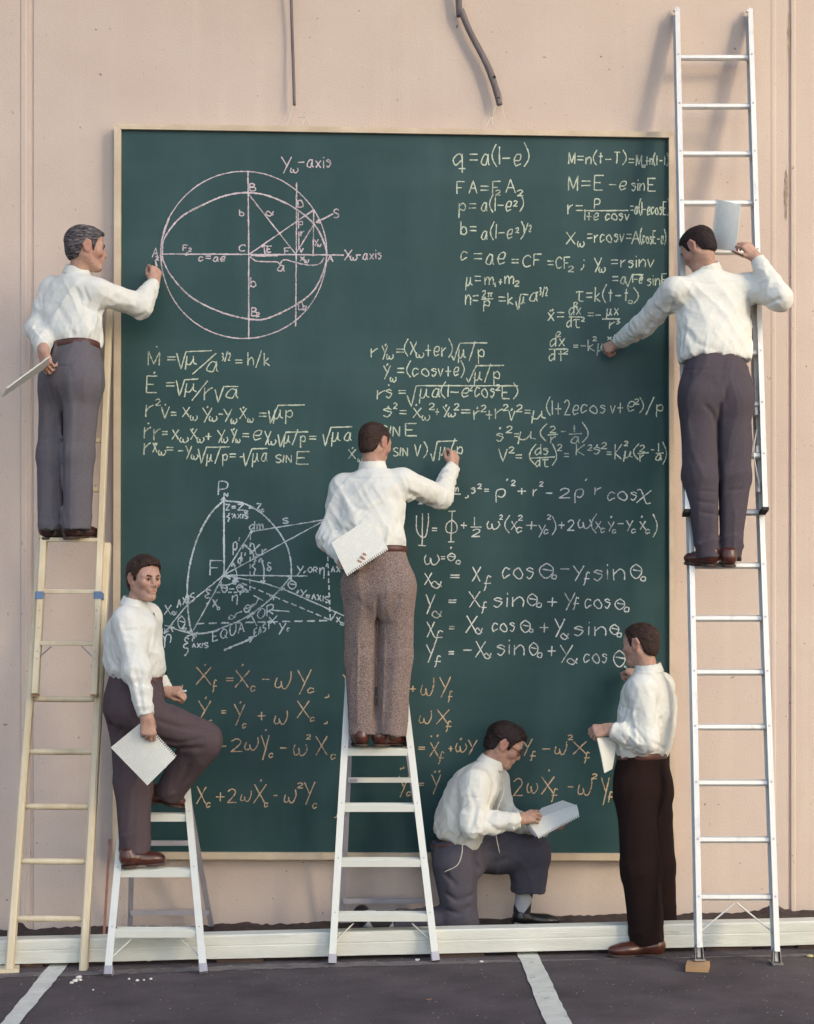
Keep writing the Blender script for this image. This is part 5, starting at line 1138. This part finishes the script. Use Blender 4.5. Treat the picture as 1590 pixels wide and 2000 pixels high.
# D: man high on the aluminium ladder
Dm = dict(label='man in violet grey trousers high on the aluminium extension ladder', base=at(1402,1107,-.8), seed=4, hs=.92, F=(-.18,.98), hf=(-.62,.60,-.50),
  hair=M_hair_dark, hairstyle=dict(th=.010, comb=(-.7,0,-.7), tufts=((.06,.0,.095,.016),)),
  P=dict(head=(1364,486,-.58), neck=(1382,530,-.56), chest=(1394,600,-.57), waist=(1394,697,-.65), Lsh=(1318,568,-.63), Lel=(1258,634,-.42), Lwr=(1209,668,-.19), Rsh=(1466,560,-.55), Rel=(1524,583,-.72), Rwr=(1476,503,-.62),
         ttop=(1397,697,-.66), crotch=(1400,806,-.72), Rhi=(1430,770,-.71), Rkn=(1431,930,-.78), Ran=(1424,1089,-.85), Lhi=(1368,770,-.72), Lkn=(1370,930,-.80), Lan=(1384,1090,-.87)),
  Lhand=dict(D=(-.72,.42,-.35), N=(-.35,-.75,.55), curl=[(50,75,40),(58,80,45),(65,85,45),(70,85,45)], thumb=(.75,.25,-.6)),
  Rhand=dict(D=(-.58,.10,.78), N=(.42,-.88,.2), curl=[(45,55,30),(45,60,30),(45,60,35),(45,60,35)], thumb=(.62,.62,-.15), tcurl=.2),
  shirt=[(-.05,.185,.12),(0,.188,.128),(.10,.190,.136),(.25,.192,.138),(.5,.196,.134),(.72,.198,.122),(.86,.155,.100),(.95,.085,.075),(1.02,.06,.06)], fold=.008, belt=False,
  trousers=[(-.02,.148,.110),(.12,.156,.118),(.45,.184,.138),(.80,.190,.140),(1.05,.168,.110),(1.28,.12,.065)], leg=(.106,.092,.056), tmat=T_violet, smat=M_lea_brown,
  seat=(((1368,785,-.77),.085),((1434,785,-.76),.085)),
  shirt_creases=[([(1316,575),(1312,620),(1318,650)],.006,3.5),([(1335,640),(1350,675),(1400,695)],.005,6),([(1462,565),(1470,600),(1472,640)],.004,3),([(1300,590),(1270,640),(1230,675)],.006,5),([(1490,600),(1515,590)],.008,4),([(1330,548),(1385,556),(1440,548)],.0035,2.5)],
  trouser_creases=[([(1408,790),(1406,860),(1406,960),(1405,1085)],.020,4),([(1418,755),(1416,780),(1402,800)],.010,4),([(1375,790),(1392,808),(1404,830)],.009,5),([(1345,738),(1352,732),(1352,724)],.004,2),([(1340,718),(1400,722),(1455,718)],.003,2.5),([(1355,980),(1395,985)],.006,3.5),([(1362,1000),(1400,1008)],.006,3.5),([(1360,960),(1400,962)],.005,3),([(1418,960),(1450,955)],.006,4),([(1340,800),(1350,880),(1372,940)],-.006,6),([(1432,990),(1428,1080)],-.004,2.5)],
  Lshoe=((1396,1108,-.90),(1340,1103,-.76)), Rshoe=((1424,1109,-.93),(1419,1102,-.66)))
man(Dm)
notebook('loose white notebook leaves raised in the right hand of the man high on the ladder', [(1401,389,-.50),(1391,486,-.47),(1437,491,-.60),(1447,400,-.57)], 0, .010, .003, bdir=1, teeth=26)
def pencil():
    a, b = at(1428,490,-.70), at(1452,499,-.67); o = MB().tube([a, a+(b-a)*.1, b], [.001,.0042,.0042], 8).build('pencil', mat('dark_pencil', (.03,.025,.025), .4, .1), None, base=(a+b)/2); tag(o, 'dark pencil under the raised thumb of the man high on the ladder', 'pencil')
pencil()
chalk_stick('white chalk stub in the left hand of the man high on the ladder', (1192,676,-.12), (1187,676,YB-.004), CH['white'])

# E: kneeling man with glasses
E = dict(label='kneeling man in glasses reading a notebook behind the white beam', base=at(905,1815,-.45), seed=5, hs=.95, F=(.96,.10), Fz=-.3, hf=(.86,-.02,-.50), 
  hair=M_hair_dark, hairstyle=dict(th=.012, curl=.8, rough=1.2, tufts=((.068,.0,.092,.018),(.03,0,.112,.02))),
  P=dict(head=(985,1455,-.43), neck=(958,1494,-.42), chest=(916,1556,-.42), waist=(890,1634,-.42), Rsh=(930,1530,-.59), Rel=(921,1612,-.66), Rwr=(1013,1601,-.64), Lsh=(968,1525,-.26), Lel=(985,1598,-.24), Lwr=(1065,1618,-.46),
         ttop=(886,1638,-.42), crotch=(902,1700,-.41), Rhi=(889,1688,-.49), Rkn=(899,1800,-.50), Ran=(776,1801,-.43), Lhi=(924,1664,-.33), Lkn=(1034,1666,-.30), Lan=(1032,1740,-.28)),
  Rhand=dict(D=(.93,.20,.22), N=(-.1,-.75,.66), curl=[(22,35,20),(28,40,25),(35,45,25),(40,45,25)], thumb=(.8,.35,-.45)),
  Lhand=dict(D=(.90,-.40,.12), N=(.0,-.1,-1), curl=[(35,45,25),(35,45,25),(35,45,25),(35,45,25)], thumb=(.5,.8,-.2)),
  shirt=[(-.06,.148,.114),(0,.156,.124),(.10,.168,.136),(.25,.172,.138),(.5,.178,.130),(.72,.186,.124),(.86,.145,.100),(.95,.085,.075),(1.02,.06,.06)], fold=.009, cuff=.0, sleeve=(.073,.064,.045),
  trousers=[(-.05,.140,.122),(.2,.146,.128),(.6,.155,.138),(.9,.155,.138),(1.2,.14,.12)], Rleg=(.120,.088,.066), Lleg=(.118,.106,.094), tmat=T_char, smat=M_lea_black, ss=.95, legk=.03, kneefold=.012,
  shirt_creases=[([(912,1530),(925,1570),(915,1610)],.005,5),([(868,1560),(890,1600),(905,1632)],.006,5),([(940,1590),(965,1612),(990,1615)],.006,4),([(975,1500),(985,1540),(970,1580)],.006,3),([(905,1550),(955,1552)],.003,2.5)],
  trouser_creases=[([(932,1640),(925,1680),(935,1700)],.016,5),([(950,1668),(985,1655),(1020,1640)],.010,4),([(965,1690),(1000,1680)],.008,5),([(870,1740),(890,1755),(925,1745)],.012,5),([(866,1700),(890,1725)],.010,5),([(872,1775),(895,1780),(920,1765)],.010,5),([(1010,1680),(1030,1700),(1045,1735)],-.004,4)],
  Lshoe=((1003,1812,-.30),(1092,1809,-.25)), Rshoe=((700,1780,-.47),(702,1836,-.45)))
rootE, PE, CE, RE, hsE, tipsE = man(E)
def kneeling_extras():
    m = bpy.data.materials.new('argyle_knit'); m.use_nodes = True; t = m.node_tree; p = t.nodes['Principled BSDF']; p.inputs['Roughness'].default_value = .95
    tc = t.nodes.new('ShaderNodeTexCoord'); mp = t.nodes.new('ShaderNodeMapping'); mp.inputs['Rotation'].default_value = (0, math.radians(40), 0); mp.inputs['Scale'].default_value = (11,.001,8); t.links.new(tc.outputs['Object'], mp.inputs['Vector'])
    c = t.nodes.new('ShaderNodeTexChecker'); c.inputs['Scale'].default_value = 1; c.inputs['Color1'].default_value = (.42,.43,.45,1); c.inputs['Color2'].default_value = (.03,.028,.034,1); t.links.new(mp.outputs['Vector'], c.inputs['Vector'])
    t.links.new(c.outputs['Color'], p.inputs['Base Color'])
    b = Blob(.005); b.cone(at(1028,1715,-.28), at(1020,1775,-.28), .052, .046, .01); b.cone(at(1020,1775,-.28), at(1015,1800,-.285), .046, .044, .01); b.cone(at(1016,1796,-.28), at(1040,1804,-.28), .038, .03, .02); obj('sock', *b.mesh(), m, rootE, smooth=True)
    b = Blob(.005); b.cone(at(800,1801,-.43), at(720,1796,-.46), .060, .052, .01); obj('sock', *b.mesh(), m, rootE, smooth=True)
    # glasses
    hp = lambda x, y, z: CE+(RE.T@V(x, y, z))*hsE; g = MB()
    for s in (-1, 1):
        g.tube([hp(-.005,.081*s,.020), hp(.05,.078*s,.014), hp(.100,.064*s,.010)], [.0026]*3, 6)
        g.tube([hp(.102+.004*math.sin(a),.034*s+.024*math.cos(a),.004+.019*math.sin(a)) for a in np.linspace(0, 2*math.pi, 20)], [.0026]*20, 6)
    g.tube([hp(.106,-.011,.008), hp(.113,0,.012), hp(.106,.011,.008)], [.0024]*3, 6)
    g.build('glasses', mat('tortoise_frame', (.10,.028,.012), .3, .3, 60), rootE, True)
    ch = mat('pale_cord', (.55,.52,.47), .6, .1)
    MB().tube(spline([at(903,1646,-.60), at(902,1668,-.63), at(893,1690,-.64), at(868,1703,-.63)], 6), .0028, 6).build('key_chain', ch, rootE, True)
    MB().tube(spline([at(978,1510,-.55), at(984,1545,-.53), at(972,1580,-.60), at(967,1608,-.66)], 6), .0030, 6).build('neck_cord', ch, rootE, True)
    MB().tube(spline([at(968,1628,-.66), at(972,1648,-.62), at(976,1666,-.60)], 4), .0026, 6).build('neck_cord', ch, rootE, True)
    q = at(1003,1617,-.69); MB().tube([q, q+V(0,-.004,0)], .006, 10).build('cuff_button', M_button, rootE)
kneeling_extras()
def open_notebook():
    o = notebook('open white notebook with a torn spiral edge, read by the kneeling man', [(1028,1606,-.60),(1050,1634,-.66),(1131,1591,-.60),(1126,1571,-.54)], 1, .008, .004)
    q = [at(1030,1605,-.595), at(1124,1572,-.545), at(1099,1563,-.42), at(1058,1578,-.44)]; th = V(0,0,-.003)
    v = q+[p+th for p in q]; obj('folded_page', v, [[0,1,2,3],[7,6,5,4],[0,4,5,1],[1,5,6,2],[2,6,7,3],[3,7,4,0]], M_paper, o)
    q = [at(1023,1607,-.595), at(1030,1604,-.60), at(1051,1634,-.668), at(1045,1634,-.655)]; v = q+[p+V(0,.004,0) for p in q]; obj('cover', v, [[0,1,2,3],[7,6,5,4],[0,4,5,1],[1,5,6,2],[2,6,7,3],[3,7,4,0]], mat('grey_cover', (.30,.30,.34), .6, .1), o)
open_notebook()

# F: man standing at the right
Fm = dict(label='man in dark brown trousers standing on the ground astride the white beam', base=at(1258,1866,-.9), seed=6, hs=.905, F=(-.80,.60), hf=(-.80,.58,-.10),
  hair=M_hair_brown, hairstyle=dict(th=.007, rough=.9, recede=.010, comb=(-.6,0,-.8)),
  P=dict(head=(1251,1259,-.80), neck=(1268,1312,-.80), chest=(1266,1385,-.80), waist=(1254,1470,-.82), Lsh=(1254,1345,-.95), Lel=(1260,1445,-1.00), Lwr=(1193,1424,-.96), Rsh=(1290,1340,-.66), Rel=(1270,1372,-.40), Rwr=(1249,1328,-.20),
         ttop=(1254,1473,-.82), crotch=(1256,1580,-.83), Lhi=(1244,1548,-.91), Lkn=(1252,1700,-.94), Lan=(1264,1842,-.97), Rhi=(1272,1548,-.75), Rkn=(1282,1690,-.69), Ran=(1290,1812,-.66)),
  Lhand=dict(D=(-.90,.10,-.12), N=(-.15,-.80,.60), curl=[(50,65,35),(55,70,40),(60,70,40),(60,70,40)], thumb=(.8,.3,-.5)),
  Rhand=dict(D=(-.50,.50,.55), N=(.45,-.75,.35), curl=[(55,75,40),(58,80,45),(65,85,45),(70,85,45)], thumb=(.85,.1,-.5)),
  shirt=SH, fold=.008, trousers=TP, Lleg=(.106,.100,.086), Rleg=(.104,.094,.080), tmat=T_dark, smat=M_lea_brown, legk=.03, tfold=.005,
  seat=(((1282,1545,-.79),.070),),
  shirt_creases=[([(1270,1340),(1280,1380),(1272,1420)],.006,4),([(1215,1425),(1232,1445),(1245,1452)],-.006,3),([(1205,1430),(1222,1452),(1240,1460)],.007,3),([(1228,1412),(1242,1432),(1252,1446)],.006,3),([(1285,1395),(1295,1430),(1290,1465)],.008,6),([(1262,1445),(1285,1455),(1300,1465)],.006,4),([(1218,1380),(1230,1385)],.004,2.5),([(1300,1330),(1312,1400),(1310,1450)],-.004,6)],
  trouser_creases=[([(1290,1500),(1296,1540),(1282,1600),(1284,1680),(1288,1760)],.010,4),([(1275,1600),(1285,1680),(1280,1760)],-.006,3),([(1215,1500),(1216,1600),(1228,1740)],-.003,5)],
  Lshoe=((1297,1868,-.965),(1188,1869,-1.02)), Rshoe=((1320,1836,-.60),(1226,1838,-.68)))
man(Fm)
notebook('folded white papers hanging from the hand of the man standing at the right', [(1166,1440,-.97),(1181,1510,-.98),(1196,1502,-.93),(1203,1440,-.92)], None, .01, .006, M_paper)
chalk_stick('white chalk stub by the chin of the man standing at the right', (1229,1311,-.10), (1222,1304,YB-.004), CH['white'])
# ------------------------------------------------------------------ small things lying about
def debris():
    M_leaf = mat('dry_leaf', (.30,.16,.07), .8, .35, 40, .3, 90); M_scrap = mat('white_scrap', (.68,.66,.60), .85, .08, 40); M_yel = mat('yellow_scrap', (.62,.56,.22), .8, .1, 40); M_grit = mat('pale_grit', (.34,.31,.29), .9, .2, 60)
    def blob(name, c, r, m, lab, cat, group, flat=.5, seed=0):
        rr = random.Random(seed); bm = bmesh.new(); bmesh.ops.create_icosphere(bm, subdivisions=2, radius=1)
        for v in bm.verts:
            k = .7+.6*noise3(V(*v.co)*1.7+seed*3.1, seed); v.co = Vector((v.co.x*r*k*rr.uniform(.98,1.02), v.co.y*r*k*.8, v.co.z*r*k*flat))
        me = bpy.data.meshes.new(name); bm.to_mesh(me); bm.free(); me.materials.append(m); o = bpy.data.objects.new(name, me); COL.objects.link(o)
        o.location = (c[0], c[1], gz(c[0])+r*flat*.55); o.rotation_euler = (0,0,rr.uniform(0,6)); tag(o, lab, cat, group); return o
    def leaf(px, py, L, lab, seed):
        c = G(px, py); rr = random.Random(seed); n = 7; v = []; f = []
        for i in range(n+1):
            t = i/n; w = L*.28*math.sin(math.pi*min(1, t*.95+.03))**.8; z = L*(.10+.30*(t-.5)**2+.05*rr.random())
            for s in (-1, 0, 1): v.append((L*(t-.5), w*s, z+abs(s)*L*.10*rr.uniform(.5,1.3)))
            if i:
                for k in (0, 1): f.append([3*i-3+k, 3*i-2+k, 3*i+1+k, 3*i+k])
        a = rr.uniform(-.5, .5); ca, sa = math.cos(a), math.sin(a); b = np.array([c[0], c[1], gz(c[0])+.002])
        vv = [b+V(x*ca-y*sa, x*sa+y*ca, z) for x, y, z in v]
        o = obj('dry_leaf', vv, f, M_leaf, None, base=b); md = o.modifiers.new('solid', 'SOLIDIFY'); md.thickness = .0015; tag(o, lab, 'leaf', 'dry leaves on the asphalt')
    leaf(52, 1889, .05, 'curled brown leaf beside the wood board under the wooden ladder', 1); leaf(86, 1887, .06, 'curled brown leaf at the top of the left parking line', 2); leaf(580, 1863, .055, 'brown leaf below the white beam left of the middle step ladder', 3)
    leaf(838, 1956, .03, 'small tan leaf alone on the asphalt below the middle step ladder', 4)
    blob('crumpled_paper', G(290,1877), .018, M_scrap, 'small crumpled white ball between the feet of the left step ladder', 'litter', None, .9, 5)
    blob('paper_scrap', G(815,1876), .016, M_scrap, 'white scrap near the right foot of the middle step ladder', 'litter', None, .4, 6)
    blob('paper_scrap', G(940,1879), .014, M_scrap, 'white crumb on the faded line right of the middle step ladder', 'litter', None, .4, 7)
    blob('paper_scrap', G(1582,1869), .018, M_yel, 'yellowish scrap by the right edge of the photo', 'litter', None, .4, 8)
    for i, (x, y, r) in enumerate(((140,1921,.012),(147,1917,.014),(154,1911,.015),(157,1915,.010))): blob('plaster_crumb', G(x,y), r, M_scrap, 'white plaster crumb in the little heap below the wooden ladder', 'plaster crumb', 'plaster crumbs below the wooden ladder', .6, 20+i)
    for i, (x, y, r) in enumerate(((252,1913,.008),(268,1916,.010),(281,1915,.008),(295,1913,.009),(182,1934,.006))): blob('plaster_crumb', G(x,y), r, M_scrap, 'white plaster crumb strewn before the left step ladder', 'plaster crumb', 'plaster crumbs before the left step ladder', .6, 30+i)
    v = []; f = []; rr = random.Random(3)
    for _ in range(420):
        px = rr.uniform(-20, 1610); py = 1868+132*rr.random()**1.3; c = G(px, py); r = rr.uniform(.0015,.0045); b = len(v); z = gz(c[0])
        for a in range(5): v.append((c[0]+r*math.cos(a*1.257+px)*rr.uniform(.7,1.3), c[1]+r*math.sin(a*1.257+px), z+.0005))
        v.append((c[0], c[1], z+r*.7)); f += [[b+a, b+(a+1) % 5, b+5] for a in range(5)]
    tag(obj('grit', v, f, M_grit), kind='stuff')
    a = at(203,1831,-.62); b_ = at(214,1640,-.02)
    o = MB().beam(a, b_, .013, .010, V(1,0,0)).build('wooden_stick', mat('red_stick', (.38,.17,.12), .7, .15, 20), None, base=a); tag(o, 'thin reddish stick leaning on the wall behind the left step ladder', 'stick')
debris()
